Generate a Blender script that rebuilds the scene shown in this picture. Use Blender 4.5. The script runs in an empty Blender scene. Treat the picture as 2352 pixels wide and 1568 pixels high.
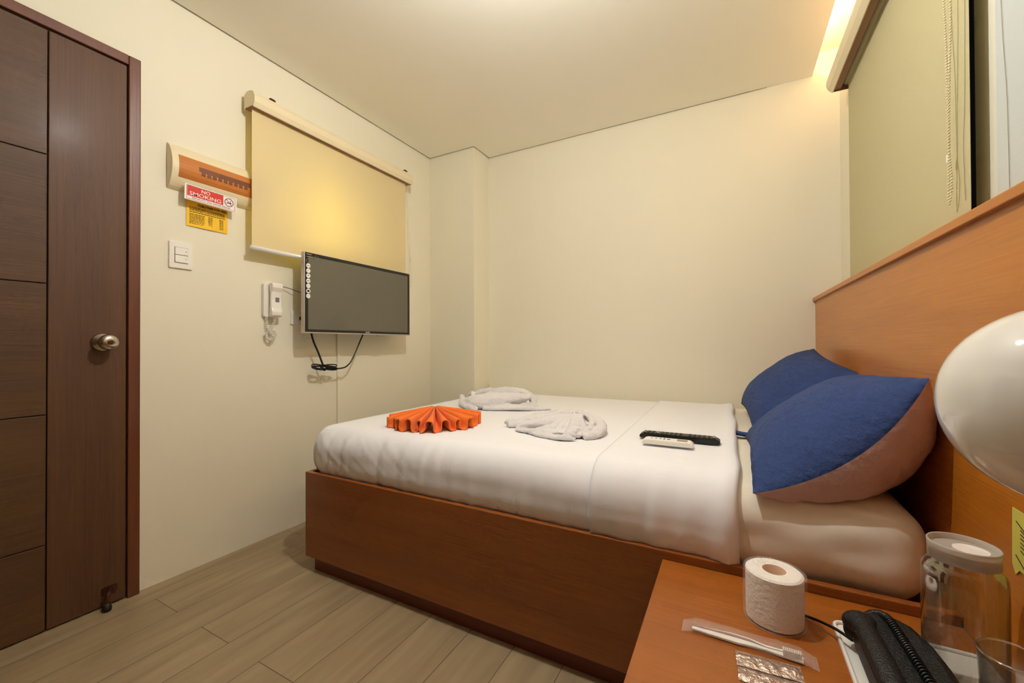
import bpy, bmesh, math, random
from mathutils import Vector, Matrix, noise
random.seed(7)
S = bpy.context.scene
C = S.collection
PI = math.pi

# ------------------------------------------------------------------ room measures (metres)
XL = -2.075      # tv / door wall
XR = 0.520       # window wall
YB = 2.7406      # back wall
YF = -1.20       # wall behind the camera
ZC = 2.428       # ceiling
ZCOVE = 2.550
XH = 0.4062      # headboard face
YBED = 1.148     # near face of the bed rail
ZR = 0.425       # rail top
ZN = 0.404       # nightstand top
ZM = 0.614       # mattress top

# ------------------------------------------------------------------ helpers
def lin(c):
    return tuple(((v / 255) / 12.92 if v / 255 <= .04045 else ((v / 255 + .055) / 1.055) ** 2.4) for v in c) + (1,)

def mat(name, col, rough=.6, metal=0, bump=None, trans=0, ior=1.45, coat=0, sheen=0, spec=.5, vary=None):
    m = bpy.data.materials.new(name); m.use_nodes = True
    nt = m.node_tree; b = nt.nodes['Principled BSDF']
    b.inputs['Base Color'].default_value = lin(col)
    b.inputs['Roughness'].default_value = rough
    b.inputs['Metallic'].default_value = metal
    b.inputs['Transmission Weight'].default_value = trans
    b.inputs['IOR'].default_value = ior
    b.inputs['Coat Weight'].default_value = coat
    b.inputs['Coat Roughness'].default_value = .08
    b.inputs['Sheen Weight'].default_value = sheen
    b.inputs['Specular IOR Level'].default_value = spec
    tc = nt.nodes.new('ShaderNodeTexCoord')
    if bump:
        sc, st, *vec = bump
        mp = nt.nodes.new('ShaderNodeMapping'); mp.inputs['Scale'].default_value = vec[0] if vec else (1, 1, 1)
        n = nt.nodes.new('ShaderNodeTexNoise'); n.inputs['Scale'].default_value = sc; n.inputs['Detail'].default_value = 5
        bp = nt.nodes.new('ShaderNodeBump'); bp.inputs['Strength'].default_value = st; bp.inputs['Distance'].default_value = .01
        nt.links.new(tc.outputs['Object'], mp.inputs[0]); nt.links.new(mp.outputs[0], n.inputs['Vector'])
        nt.links.new(n.outputs['Fac'], bp.inputs['Height']); nt.links.new(bp.outputs[0], b.inputs['Normal'])
    if vary:
        sc, c2, *vec = vary
        mp = nt.nodes.new('ShaderNodeMapping'); mp.inputs['Scale'].default_value = vec[0] if vec else (1, 1, 1)
        n = nt.nodes.new('ShaderNodeTexNoise'); n.inputs['Scale'].default_value = sc; n.inputs['Detail'].default_value = 4
        mx = nt.nodes.new('ShaderNodeMix'); mx.data_type = 'RGBA'
        mx.inputs[6].default_value = lin(col); mx.inputs[7].default_value = lin(c2)
        nt.links.new(tc.outputs['Object'], mp.inputs[0]); nt.links.new(mp.outputs[0], n.inputs['Vector'])
        nt.links.new(n.outputs['Fac'], mx.inputs[0]); nt.links.new(mx.outputs[2], b.inputs['Base Color'])
    return m

def wood(name, c1, c2, grain='x', rough=.35, scale=1.0, coat=.15):
    """veneer: fine streaks and a soft figure running along the grain axis"""
    m = bpy.data.materials.new(name); m.use_nodes = True
    nt = m.node_tree; N = nt.nodes; L = nt.links; b = N['Principled BSDF']
    b.inputs['Roughness'].default_value = rough
    b.inputs['Coat Weight'].default_value = coat; b.inputs['Coat Roughness'].default_value = .2
    tc = N.new('ShaderNodeTexCoord')
    def noi(s_along, s_across, sc, det):
        mp = N.new('ShaderNodeMapping')
        v = [s_across] * 3; v['xyz'.index(grain)] = s_along
        mp.inputs['Scale'].default_value = v
        n = N.new('ShaderNodeTexNoise'); n.inputs['Scale'].default_value = sc * scale; n.inputs['Detail'].default_value = det
        n.inputs['Distortion'].default_value = .4
        L.new(tc.outputs['Object'], mp.inputs[0]); L.new(mp.outputs[0], n.inputs['Vector'])
        return n.outputs['Fac']
    a = noi(.7, 9, 1.2, 4); f = noi(1.5, 60, 2.5, 3)
    mx = N.new('ShaderNodeMix'); mx.inputs[0].default_value = .4
    L.new(a, mx.inputs[2]); L.new(f, mx.inputs[3])
    r = N.new('ShaderNodeValToRGB'); r.color_ramp.elements[0].position = .34; r.color_ramp.elements[1].position = .66
    r.color_ramp.elements[0].color = lin(c2); r.color_ramp.elements[1].color = lin(c1)
    L.new(mx.outputs[0], r.inputs[0]); L.new(r.outputs[0], b.inputs['Base Color'])
    bp = N.new('ShaderNodeBump'); bp.inputs['Strength'].default_value = .06; bp.inputs['Distance'].default_value = .01
    L.new(f, bp.inputs['Height']); L.new(bp.outputs[0], b.inputs['Normal'])
    return m

def obj(name, bm, m, parent=None, smooth=False, solid=0, bevel=0, sub=0):
    me = bpy.data.meshes.new(name)
    bmesh.ops.recalc_face_normals(bm, faces=bm.faces)
    if bevel:
        es = [e for e in bm.edges if len(e.link_faces) == 2 and e.calc_face_angle(0) > .5]
        bmesh.ops.bevel(bm, geom=es, offset=bevel, segments=2, profile=.5, affect='EDGES', clamp_overlap=True)
    bm.to_mesh(me); bm.free()
    for k in (m if isinstance(m, (list, tuple)) else [m]): me.materials.append(k)
    if smooth:
        for p in me.polygons: p.use_smooth = True
    o = bpy.data.objects.new(name, me); C.objects.link(o)
    if parent: o.parent = parent
    if solid:
        s = o.modifiers.new('s', 'SOLIDIFY'); s.thickness = solid; s.offset = 1
    if sub:
        s = o.modifiers.new('u', 'SUBSURF'); s.levels = s.render_levels = sub
    if smooth and bevel: pass
    return o

def rel(o):
    """keep world placement of a child built in world coordinates"""
    if o.parent: o.matrix_parent_inverse = Matrix.Translation(o.parent.location).inverted()
    return o

def part(name, bm, m, parent, **k):
    o = obj(name, bm, m, parent, **k)
    o.matrix_parent_inverse = (parent_world(parent)).inverted()
    return o

def parent_world(p):
    mw = Matrix.Translation(p.location)
    return mw

def thing(name, label, cat, loc, group=None):
    o = bpy.data.objects.new(name, None); C.objects.link(o)
    o.empty_display_size = .05; o.location = loc
    o['label'] = label; o['category'] = cat
    if group: o['group'] = group
    return o

def tag(o, label, cat, group=None):
    o['label'] = label; o['category'] = cat
    if group: o['group'] = group
    return o

def struct(o):
    o['kind'] = 'structure'; return o

def box(bm, x0, x1, y0, y1, z0, z1):
    vs = [bm.verts.new((x, y, z)) for x in (x0, x1) for y in (y0, y1) for z in (z0, z1)]
    for f in ((0, 1, 3, 2), (4, 6, 7, 5), (0, 4, 5, 1), (2, 3, 7, 6), (0, 2, 6, 4), (1, 5, 7, 3)):
        bm.faces.new([vs[i] for i in f])
    return vs

def B(*a):
    bm = bmesh.new(); box(bm, *a); return bm

def prism(bm, poly, axis, a0, a1):
    """poly: 2D points in the two other axes (cyclic order), extruded along axis"""
    def P(p, t):
        if axis == 'x': return (t, p[0], p[1])
        if axis == 'y': return (p[0], t, p[1])
        return (p[0], p[1], t)
    A = [bm.verts.new(P(p, a0)) for p in poly]; D = [bm.verts.new(P(p, a1)) for p in poly]
    bm.faces.new(A); bm.faces.new(D[::-1])
    n = len(poly)
    for i in range(n): bm.faces.new((A[i], A[(i + 1) % n], D[(i + 1) % n], D[i]))

def smoothpts(pts, n=8, closed=False):
    P = [Vector(p) for p in pts]; out = []
    m = len(P)
    rng = range(m if closed else m - 1)
    for i in rng:
        g = lambda k: P[k % m] if closed else P[max(0, min(m - 1, k))]
        p0, p1, p2, p3 = g(i - 1), g(i), g(i + 1), g(i + 2)
        for j in range(n):
            t = j / n
            out.append(.5 * ((2 * p1) + (p2 - p0) * t + (2 * p0 - 5 * p1 + 4 * p2 - p3) * t * t + (3 * p1 - p0 - 3 * p2 + p3) * t ** 3))
    if not closed: out.append(P[-1])
    return out

def tube(bm, pts, r, seg=8, closed=False, flat=1.0, upv=Vector((0, 0, 1))):
    """swept tube, r a number or a list; flat squashes the section along upv"""
    P = [Vector(p) for p in pts]; n = len(P); rings = []
    R = r if isinstance(r, (list, tuple)) else [r] * n
    prev = None
    for i in range(n):
        a = P[(i - 1) % n] if (closed or i > 0) else P[i]; b = P[(i + 1) % n] if (closed or i < n - 1) else P[i]
        t = (b - a).normalized() if (b - a).length > 1e-9 else Vector((1, 0, 0))
        if flat != 1.0:
            s = t.cross(upv); s = s.normalized() if s.length > 1e-4 else Vector((1, 0, 0)); u = s.cross(t)
        else:
            if prev is None:
                s = t.cross(Vector((0, 0, 1)));
                if s.length < 1e-3: s = t.cross(Vector((1, 0, 0)))
                s.normalize()
            else:
                s = (prev - t * prev.dot(t)).normalized()
            prev = s; u = s.cross(t)
        rings.append([bm.verts.new(P[i] + s * (math.cos(2 * PI * k / seg) * R[i]) + u * (math.sin(2 * PI * k / seg) * R[i] * flat)) for k in range(seg)])
    for i in range(n if closed else n - 1):
        A, D = rings[i], rings[(i + 1) % n]
        for k in range(seg): bm.faces.new((A[k], A[(k + 1) % seg], D[(k + 1) % seg], D[k]))
    if not closed:
        bm.faces.new(rings[0]); bm.faces.new(rings[-1][::-1])

def lathe(bm, prof, c, seg=48, axis='z', close=False):
    """prof: (radius, height) pairs around c"""
    c = Vector(c); rings = []
    for r, h in prof:
        if r < 1e-6:
            p = {'z': (0, 0, h), 'x': (h, 0, 0), 'y': (0, h, 0)}[axis]
            rings.append([bm.verts.new(c + Vector(p))]); continue
        ring = []
        for k in range(seg):
            a = 2 * PI * k / seg; ca, sa = math.cos(a) * r, math.sin(a) * r
            p = {'z': (ca, sa, h), 'x': (h, ca, sa), 'y': (sa, h, ca)}[axis]
            ring.append(bm.verts.new(c + Vector(p)))
        rings.append(ring)
    pairs = list(zip(rings, rings[1:])) + ([(rings[-1], rings[0])] if close else [])
    for A, D in pairs:
        for k in range(seg):
            k2 = (k + 1) % seg
            if len(A) == 1 and len(D) == 1: break
            if len(A) == 1: bm.faces.new((A[0], D[k2], D[k]))
            elif len(D) == 1: bm.faces.new((A[k], A[k2], D[0]))
            else: bm.faces.new((A[k], A[k2], D[k2], D[k]))

def rounded(w, h, r, n=5):
    pts = []
    for cx, cy, a0 in ((w / 2 - r, h / 2 - r, 0), (-w / 2 + r, h / 2 - r, 90), (-w / 2 + r, -h / 2 + r, 180), (w / 2 - r, -h / 2 + r, 270)):
        for k in range(n + 1):
            a = math.radians(a0 + 90 * k / n); pts.append((cx + r * math.cos(a), cy + r * math.sin(a)))
    return pts

def rprism(bm, cy, cz, w, h, r, x0, x1, n=5):
    prism(bm, [(cy + a, cz + b) for a, b in rounded(w, h, r, n)], 'x', x0, x1)

def text(name, s, c, right, up, w, h, m, parent, th=.0006, bold=False):
    cu = bpy.data.curves.new(name, 'FONT'); cu.body = s; cu.align_x = 'CENTER'; cu.align_y = 'CENTER'; cu.extrude = .01
    cu.resolution_u = 3
    if bold: cu.offset = .007
    t = bpy.data.objects.new(name + '_tmp', cu); C.objects.link(t)
    dg = bpy.context.evaluated_depsgraph_get()
    me = bpy.data.meshes.new_from_object(t.evaluated_get(dg)); bpy.data.objects.remove(t)
    xs = [v.co.x for v in me.vertices]; ys = [v.co.y for v in me.vertices]
    right = Vector(right); up = Vector(up); nrm = right.cross(up)
    mx, my = (min(xs) + max(xs)) / 2, (min(ys) + max(ys)) / 2
    sx = w / (max(xs) - min(xs)); sy = h / (max(ys) - min(ys))
    for v in me.vertices:
        p = Vector(c) + right * (v.co.x - mx) * sx + up * (v.co.y - my) * sy + nrm * (v.co.z / .01 * th)
        v.co = p
    me.materials.clear(); me.materials.append(m)
    o = bpy.data.objects.new(name, me); C.objects.link(o); o.parent = parent
    o.matrix_parent_inverse = parent_world(parent).inverted() if parent.parent is None else Matrix()
    return o

def fbm(p, k=1.0):
    return noise.fractal(Vector(p) * k, 1.0, 2.0, 4)

# ------------------------------------------------------------------ materials
M_wall = mat('wall_paint', (234, 230, 208), .75, bump=(60, .04), vary=(1.3, (232, 225, 204)))
M_ceil = mat('ceiling_paint', (248, 244, 230), .8)
M_cove = mat('cove_paint', (244, 238, 224), .8, vary=(6, (234, 222, 200)))
M_cherry = wood('cherry_veneer', (194, 120, 34), (172, 99, 22), 'y')
M_cherry_x = wood('cherry_veneer_lengthwise', (150, 86, 34), (130, 70, 24), 'x')  # darker copy of the veneer, with the side rail's shade in its colour
M_cherry_t = wood('cherry_veneer_table', (160, 92, 28), (142, 76, 18), 'x')
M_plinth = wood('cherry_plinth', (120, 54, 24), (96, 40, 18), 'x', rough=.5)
M_door_v = wood('door_veneer_upright', (92, 58, 30), (74, 44, 20), 'z', rough=.6, coat=.03)
M_door_h = wood('door_veneer_level', (88, 58, 26), (72, 44, 18), 'y', rough=.6, coat=.03)
M_casing = wood('door_casing_wood', (106, 58, 32), (86, 42, 22), 'z', rough=.4)
M_groove = mat('groove_dark', (52, 26, 14), .7)
M_steel = mat('satin_steel', (200, 192, 180), .22, 1)
M_brass = mat('dark_key_hole', (90, 60, 40), .4, .8)
M_sheet = mat('white_cotton', (240, 240, 244), .85, bump=(9, .12, (1, 4, 1)), sheen=.1)
M_fitted = mat('white_fitted_cotton', (236, 227, 210), .7, bump=(7, .2, (1, 3, 2)))
M_terry = mat('white_terry', (238, 235, 236), .95, bump=(420, .5), sheen=.3)
M_orange = mat('orange_terry', (248, 122, 40), .95, bump=(420, .45), sheen=.15)
M_navy = mat('navy_cotton', (31, 52, 100), .85, bump=(55, .55, (1, .45, 1)), vary=(14, (40, 62, 112)))
M_mauve = mat('mauve_sateen', (206, 180, 186), .45, bump=(13, .75, (2.2, .5, 2.2)))
M_blind = mat('cream_blind_fabric', (240, 226, 186), .8, bump=(900, .1))
M_blind2 = mat('beige_blind_fabric', (192, 183, 142), .8, bump=(500, .25))
M_blind3 = mat('pale_blind_fabric', (196, 201, 196), .8, bump=(500, .2))
M_rail = mat('cream_plastic', (232, 218, 182), .4)
M_rail_in = mat('brown_shaded_rail_inside', (150, 112, 84), .6)  # brown takes in the shade under the headrail
M_white = mat('white_plastic', (240, 236, 226), .35)
M_white_g = mat('white_gloss', (246, 242, 236), .2, coat=.4)
M_black = mat('black_plastic', (14, 14, 15), .35)
M_black_r = mat('black_grained_plastic', (16, 17, 18), .45, bump=(300, .4))
M_bezel = mat('tv_bezel_black', (34, 28, 22), .3)
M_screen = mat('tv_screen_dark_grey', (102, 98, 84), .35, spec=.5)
M_silver = mat('silver_tv_shell', (205, 196, 184), .35, .5)
M_red = mat('sign_red', (205, 50, 38), .4)
M_signwhite = mat('sign_white', (244, 232, 226), .4)
M_maroon = mat('sign_dark_ink', (92, 34, 40), .5)
M_yellow = mat('yellow_paper', (246, 196, 44), .7)
M_note = mat('pale_yellow_paper', (204, 194, 84), .8)
M_ink = mat('black_ink', (50, 36, 22), .7)
M_greyink = mat('grey_print', (120, 118, 120), .6)
M_grey = mat('grey_plastic', (150, 140, 120), .5)
M_panelwood = wood('copper_smoked_cover', (208, 132, 64), (176, 102, 44), 'y', rough=.15, coat=.6)
M_breaker = mat('dark_breaker', (116, 66, 44), .4)
M_glass = mat('clear_glass', (255, 255, 255), .01, trans=1, ior=1.45)
M_glass2 = mat('window_glass', (200, 210, 220), .02, trans=1, ior=1.3)
def thin_glass(m):
    nt = m.node_tree; b = nt.nodes['Principled BSDF']; out = nt.nodes['Material Output']
    t = nt.nodes.new('ShaderNodeBsdfTransparent'); t.inputs[0].default_value = (.97, .98, .97, 1)
    g = nt.nodes.new('ShaderNodeBsdfGlossy'); g.inputs['Roughness'].default_value = .04
    lw = nt.nodes.new('ShaderNodeLayerWeight'); lw.inputs[0].default_value = .35
    mr = nt.nodes.new('ShaderNodeMapRange'); mr.inputs[1].default_value = 0; mr.inputs[2].default_value = 1; mr.inputs[3].default_value = .07; mr.inputs[4].default_value = .85
    mx = nt.nodes.new('ShaderNodeMixShader')
    nt.links.new(lw.outputs['Facing'], mr.inputs[0]); nt.links.new(mr.outputs[0], mx.inputs[0]); nt.links.new(t.outputs[0], mx.inputs[1]); nt.links.new(g.outputs[0], mx.inputs[2]); nt.links.new(mx.outputs[0], out.inputs[0])
thin_glass(M_glass)
M_film = mat('clear_film', (255, 255, 255), .06, trans=1, ior=1.12, bump=(60, .9))
M_opal = mat('opal_globe', (226, 224, 218), .07, coat=.5)
M_opal.node_tree.nodes['Principled BSDF'].inputs['Subsurface Weight'].default_value = .8
M_opal.node_tree.nodes['Principled BSDF'].inputs['Subsurface Scale'].default_value = .12
M_opal.node_tree.nodes['Principled BSDF'].inputs['Subsurface Radius'].default_value = (1, 1, 1)
M_foil = mat('foil_sachet', (196, 176, 164), .3, .75, bump=(90, .6))
M_paper = mat('tissue_paper', (244, 238, 230), .95, bump=(120, .3))
M_card = mat('cardboard_core', (196, 160, 130), .9)
M_frame = mat('window_frame_white', (214, 200, 168), .5)
M_dark = mat('dark_interior', (18, 12, 10), .9)
M_rubber = mat('dark_rubber', (40, 22, 18), .6)
M_bronze = mat('bronze_metal', (84, 48, 36), .35, .6)

# blind fabric lets some of the window light through
def translucent(m, amt, col):
    nt = m.node_tree; b = nt.nodes['Principled BSDF']; out = nt.nodes['Material Output']
    t = nt.nodes.new('ShaderNodeBsdfTranslucent'); t.inputs[0].default_value = lin(col)
    mx = nt.nodes.new('ShaderNodeMixShader'); mx.inputs[0].default_value = amt
    nt.links.new(b.outputs[0], mx.inputs[1]); nt.links.new(t.outputs[0], mx.inputs[2]); nt.links.new(mx.outputs[0], out.inputs[0])
translucent(M_blind, .35, (255, 240, 160))

# clear plastic film: mostly see-through with gloss
def film(m):
    nt = m.node_tree; b = nt.nodes['Principled BSDF']; out = nt.nodes['Material Output']
    b.inputs['Transmission Weight'].default_value = 0; b.inputs['Base Color'].default_value = (1, 1, 1, 1); b.inputs['Roughness'].default_value = .12
    t = nt.nodes.new('ShaderNodeBsdfTransparent')
    mx = nt.nodes.new('ShaderNodeMixShader'); mx.inputs[0].default_value = .11
    nt.links.new(t.outputs[0], mx.inputs[1]); nt.links.new(b.outputs[0], mx.inputs[2]); nt.links.new(mx.outputs[0], out.inputs[0])
film(M_film)

# floor: grey-brown wood-look planks running along Y, rows 0.1665 m, boards 1.2 m, half staggered
def floor_mat():
    m = bpy.data.materials.new('wood_look_plank_tiles'); m.use_nodes = True
    nt = m.node_tree; N = nt.nodes; L = nt.links; b = N['Principled BSDF']
    b.inputs['Roughness'].default_value = .45
    tc = N.new('ShaderNodeTexCoord')
    sep = N.new('ShaderNodeSeparateXYZ'); L.new(tc.outputs['Object'], sep.inputs[0])
    def mth(op, a, c=None, d=None):
        n = N.new('ShaderNodeMath'); n.operation = op
        for i, v in enumerate((a, c, d)):
            if v is None: continue
            if isinstance(v, (int, float)): n.inputs[i].default_value = v
            else: L.new(v, n.inputs[i])
        return n.outputs[0]
    u = mth('DIVIDE', mth('ADD', sep.outputs[0], 1.953 + .1665 * 20), .1665)
    row = mth('FLOOR', u); fu = mth('FRACT', u)
    par = mth('MODULO', row, 2.0)
    v = mth('DIVIDE', mth('ADD', mth('ADD', sep.outputs[1], -.75 + 12.0), mth('MULTIPLY', par, -.6)), 1.2)
    fv = mth('FRACT', v); col = mth('FLOOR', v)
    du = mth('MULTIPLY', mth('MINIMUM', fu, mth('SUBTRACT', 1.0, fu)), .1665)
    dv = mth('MULTIPLY', mth('MINIMUM', fv, mth('SUBTRACT', 1.0, fv)), 1.2)
    d = mth('MINIMUM', mth('MULTIPLY', du, 1.0), dv)
    g = mth('LESS_THAN', d, .0011)
    idn = mth('ADD', mth('MULTIPLY', row, 7.31), mth('MULTIPLY', col, 3.77))
    cmb = N.new('ShaderNodeCombineXYZ'); L.new(mth('ADD', mth('MULTIPLY', sep.outputs[0], 14.0), idn), cmb.inputs[0]); L.new(mth('MULTIPLY', sep.outputs[1], 1.6), cmb.inputs[1]); L.new(idn, cmb.inputs[2])
    n = N.new('ShaderNodeTexNoise'); n.inputs['Scale'].default_value = 1.4; n.inputs['Detail'].default_value = 6; n.inputs['Distortion'].default_value = .6
    L.new(cmb.outputs[0], n.inputs['Vector'])
    r = N.new('ShaderNodeValToRGB'); r.color_ramp.elements[0].position = .3; r.color_ramp.elements[1].position = .72
    r.color_ramp.elements[0].color = lin((140, 120, 92)); r.color_ramp.elements[1].color = lin((164, 144, 112))
    L.new(n.outputs['Fac'], r.inputs[0])
    mx = N.new('ShaderNodeMix'); mx.data_type = 'RGBA'; L.new(g, mx.inputs[0]); L.new(r.outputs[0], mx.inputs[6]); mx.inputs[7].default_value = lin((74, 58, 42))
    L.new(mx.outputs[2], b.inputs['Base Color'])
    return m
M_floor = floor_mat()

# ------------------------------------------------------------------ setting
T = .10
struct(obj('floor', B(XL - T, XR + T, YF - T, YB + T, -.1, 0), M_floor))
bm = bmesh.new()      # tv wall with the opening of the small window hidden by the blind
WY0, WY1, WZ0, WZ1 = 1.24, 2.12, 1.50, 2.05
for a in ((YF - T, WY0, 0, 2.65), (WY1, YB + T, 0, 2.65), (WY0, WY1, 0, WZ0), (WY0, WY1, WZ1, 2.65)):
    box(bm, XL - T, XL, *a)
bmesh.ops.remove_doubles(bm, verts=bm.verts, dist=1e-5)
struct(obj('wall_left', bm, M_wall))
struct(obj('wall_back', B(XL, XR + T, YB, YB + T, 0, 2.65), M_wall))
struct(obj('wall_front', B(XL, XR, YF - T, YF, 0, 2.65), M_door_v))  # unseen wall, given dark wood to cut bounced light
bm = bmesh.new()
VY0, VY1, VZ0, VZ1 = 1.385, 2.33, 1.10, 2.16
for a in ((YF - T, VY0, 0, 2.65), (VY1, YB, 0, 2.65), (VY0, VY1, 0, VZ0), (VY0, VY1, VZ1, 2.65)):
    box(bm, XR, XR + T, *a)
bmesh.ops.remove_doubles(bm, verts=bm.verts, dist=1e-5)
struct(obj('wall_right', bm, M_wall))
struct(obj('wall_corner', B(XL, -1.6635, 2.5284, YB, 0, 2.55), M_wall))     # boxed-out corner
bm = bmesh.new()     # suspended ceiling board with a thin shadow gap along the walls
prism(bm, [(XL + .012, YF), (.4025, YF), (.4025, YB), (.19, YB), (.19, YB - .011), (-1.6525, YB - .011), (-1.6525, 2.5174), (XL + .012, 2.5174)], 'z', ZC, ZC + .02)
box(bm, .16, .18, YF, YB, ZC + .02, ZCOVE)  # unseen upstand added to keep cove light out of the wall gaps
struct(obj('ceiling', bm, M_ceil))
struct(obj('trim_1', B(XL, XR, YF, YB, ZCOVE, ZCOVE + .08), M_cove))       # roof of the light cove

w = bpy.data.objects.new('window_1', None); C.objects.link(w); w.location = (XL - .05, 1.68, 1.5); struct(w)
bm = bmesh.new()
for a in ((WY0, WY1, WZ0, WZ0 + .03), (WY0, WY1, WZ1 - .03, WZ1), (WY0, WY0 + .03, WZ0 + .03, WZ1 - .03), (WY1 - .03, WY1, WZ0 + .03, WZ1 - .03), (1.665, 1.695, WZ0 + .03, WZ1 - .03)):
    box(bm, XL - .08, XL - .05, *a)
part('window_frame', bm, M_frame, w)
part('pane', B(XL - .068, XL - .062, WY0 + .03, WY1 - .03, WZ0 + .03, WZ1 - .03), M_glass2, w)
w = bpy.data.objects.new('window_2', None); C.objects.link(w); w.location = (XR + .06, 1.85, 1.1); struct(w)
bm = bmesh.new()
for a in ((VY0, VY1, VZ0, VZ0 + .03), (VY0, VY1, VZ1 - .03, VZ1), (VY1 - .03, VY1, VZ0 + .03, VZ1 - .03), (VY0, VY0 + .02, VZ0 + .03, VZ1 - .03)):
    box(bm, XR + .06, XR + .09, *a)
part('window_frame', bm, M_dark, w)
part('pane', B(XR + .072, XR + .078, VY0 + .02, VY1 - .03, VZ0 + .03, VZ1 - .03), M_glass2, w)

# door -----------------------------------------------------------------
d = bpy.data.objects.new('door_1', None); C.objects.link(d); d.location = (XL, .275, 0); struct(d)
DY0, DY1 = -.15, .70
bm = bmesh.new()
box(bm, XL, XL + .022, DY1, .737, 0, 2.1); box(bm, XL, XL + .022, DY0 - .037, DY0, 0, 2.1); box(bm, XL, XL + .022, DY0, DY1, 2.063, 2.1)
part('door_casing', bm, M_casing, d, bevel=.003)
bm = bmesh.new()
box(bm, XL, XL + .006, DY0 + .002, DY1 - .002, .004, 2.060)
part('leaf_core', bm, M_groove, d)
bm = bmesh.new(); box(bm, XL, XL + .014, .490, .6965, .006, 2.058)
part('leaf_stile', bm, M_door_v, d, bevel=.002)
bm = bmesh.new(); box(bm, XL, XL + .014, DY0 + .004, .06, .006, 2.058)
part('leaf_stile', bm, M_door_v, d, bevel=.002)
zs = [.006, .295, .737, 1.186, 1.628, 2.058]
bm = bmesh.new()
for a, b_ in zip(zs, zs[1:]): box(bm, XL, XL + .014, .0635, .4865, a + (.0015 if a > .01 else 0), b_ - .0015)
part('leaf_panel', bm, M_door_h, d, bevel=.0015)
bm = bmesh.new()
lathe(bm, [(0, .0), (.034, 0), (.034, .004), (.030, .010), (.016, .014), (.013, .028), (.020, .036), (.0285, .048), (.029, .058), (.024, .067), (.012, .070), (0, .0695)], (XL + .014, .629, .985), 32, 'x')
k = part('door_knob', bm, M_steel, d, smooth=True)
bm = bmesh.new(); lathe(bm, [(0, 0), (.009, 0), (.009, .0015), (.006, .003), (0, .003)], (XL + .083, .629, .985), 20, 'x')
part('key_hole', bm, M_brass, k)
bm = bmesh.new()
rprism(bm, .650, .060, .045, .028, .008, XL + .014, XL + .018)
tube(bm, smoothpts([(XL + .018, .655, .064), (XL + .04, .640, .060), (XL + .048, .634, .05), (XL + .05, .632, .028)]), .007, 10)
dst = part('door_stopper', bm, M_bronze, d, smooth=False)
bm = bmesh.new(); lathe(bm, [(0, 0), (.013, 0), (.014, .01), (.010, .026), (0, .028)], (XL + .05, .632, .002), 20)
part('rubber_foot', bm, M_rubber, dst, smooth=True)

# ------------------------------------------------------------------ breaker panel
CX = XL
t = thing('breaker_panel', 'cream curved breaker panel with a smoked copper cover, partly behind the roller blind', 'electrical panel', (XL, 1.03, 1.63))
PY0, PY1, PZ0, PZ1 = .829, 1.235, 1.632, 1.822
def arc(n=18, bulge=.046, z0=PZ0, z1=PZ1, base=.004):
    out = []
    for i in range(n + 1):
        s = i / n; out.append((XL + base + bulge * math.sin(PI * s) ** .62, z0 + (z1 - z0) * s))
    return out
pts = [(XL, PZ0)] + arc() + [(XL, PZ1)]
bm = bmesh.new(); prism(bm, pts, 'y', PY0, PY1)
part('housing', bm, M_rail, t, bevel=.0015)
bm = bmesh.new()
def ax(z):
    s = (z - PZ0) / (PZ1 - PZ0); return XL + .004 + .046 * math.sin(PI * s) ** .62
zz = [1.680 + (1.772 - 1.680) * i / 12 for i in range(13)]
A = [(ax(z) + .0015, z) for z in zz] + [(ax(z) - .004, z) for z in zz[::-1]]
prism(bm, A, 'y', .853, 1.22)
part('cover', bm, M_panelwood, t)
bm = bmesh.new()
for i in range(9):
    y = .935 + i * .022; z = 1.722
    box(bm, ax(z) - .001, ax(z) + .0028, y, y + .014, z - .012, z + .006)
box(bm, ax(1.73) - .001, ax(1.73) + .0022, .925, 1.14, 1.724, 1.744)
part('breaker_row', bm, M_breaker, t)

# ------------------------------------------------------------------ signs
Xs = XL + .047
t = thing('no_smoking_sign', 'red and white NO SMOKING sign fixed under the breaker panel cover', 'sign', (Xs, .975, 1.625))
rt = Vector((0, 1, -.02)).normalized(); upv = Vector((0, .02, 1)).normalized()
def quad_on(bm, c, w_, h_, th, rt=rt, upv=upv, nrm=Vector((1, 0, 0))):
    c = Vector(c); vs = []
    for dx in (0, th):
        for sx, sz in ((-1, -1), (1, -1), (1, 1), (-1, 1)):
            vs.append(bm.verts.new(c + rt * (sx * w_ / 2) + upv * (sz * h_ / 2) + nrm * dx))
    bm.faces.new(vs[:4][::-1]); bm.faces.new(vs[4:])
    for i in range(4): bm.faces.new((vs[i], vs[(i + 1) % 4], vs[4 + (i + 1) % 4], vs[4 + i]))
def sc(y, z, dx): return Vector((Xs + dx, .975, 1.6235)) + rt * y + upv * z
bm = bmesh.new(); quad_on(bm, sc(0, 0, 0), .206, .066, .0025); part('board', bm, M_signwhite, t)
bm = bmesh.new(); quad_on(bm, sc(-.024, .006, .0025), .140, .043, .0004); part('red_field', bm, M_red, t)
bm = bmesh.new()
for cy, cz, ww, hh in ((0, .0285, .192, .0012), (0, -.0285, .192, .0012), (-.096, 0, .0012, .057), (.096, 0, .0012, .057)):
    quad_on(bm, sc(cy, cz, .0025), ww, hh, .0005)
part('border', bm, M_maroon, t)
bm = bmesh.new()
cc = sc(.070, .004, .003)
rng = [cc + rt * (math.cos(a) * .0175) + upv * (math.sin(a) * .0175) for a in [2 * PI * i / 36 for i in range(36)]]
tube(bm, rng, .0013, 6, closed=True)
tube(bm, [cc + rt * -.012 + upv * .012, cc + rt * .012 + upv * -.012], .0011, 6)
tube(bm, [cc + rt * -.010 + upv * -.004, cc + rt * .010 + upv * -.001], .0018, 6)
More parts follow.
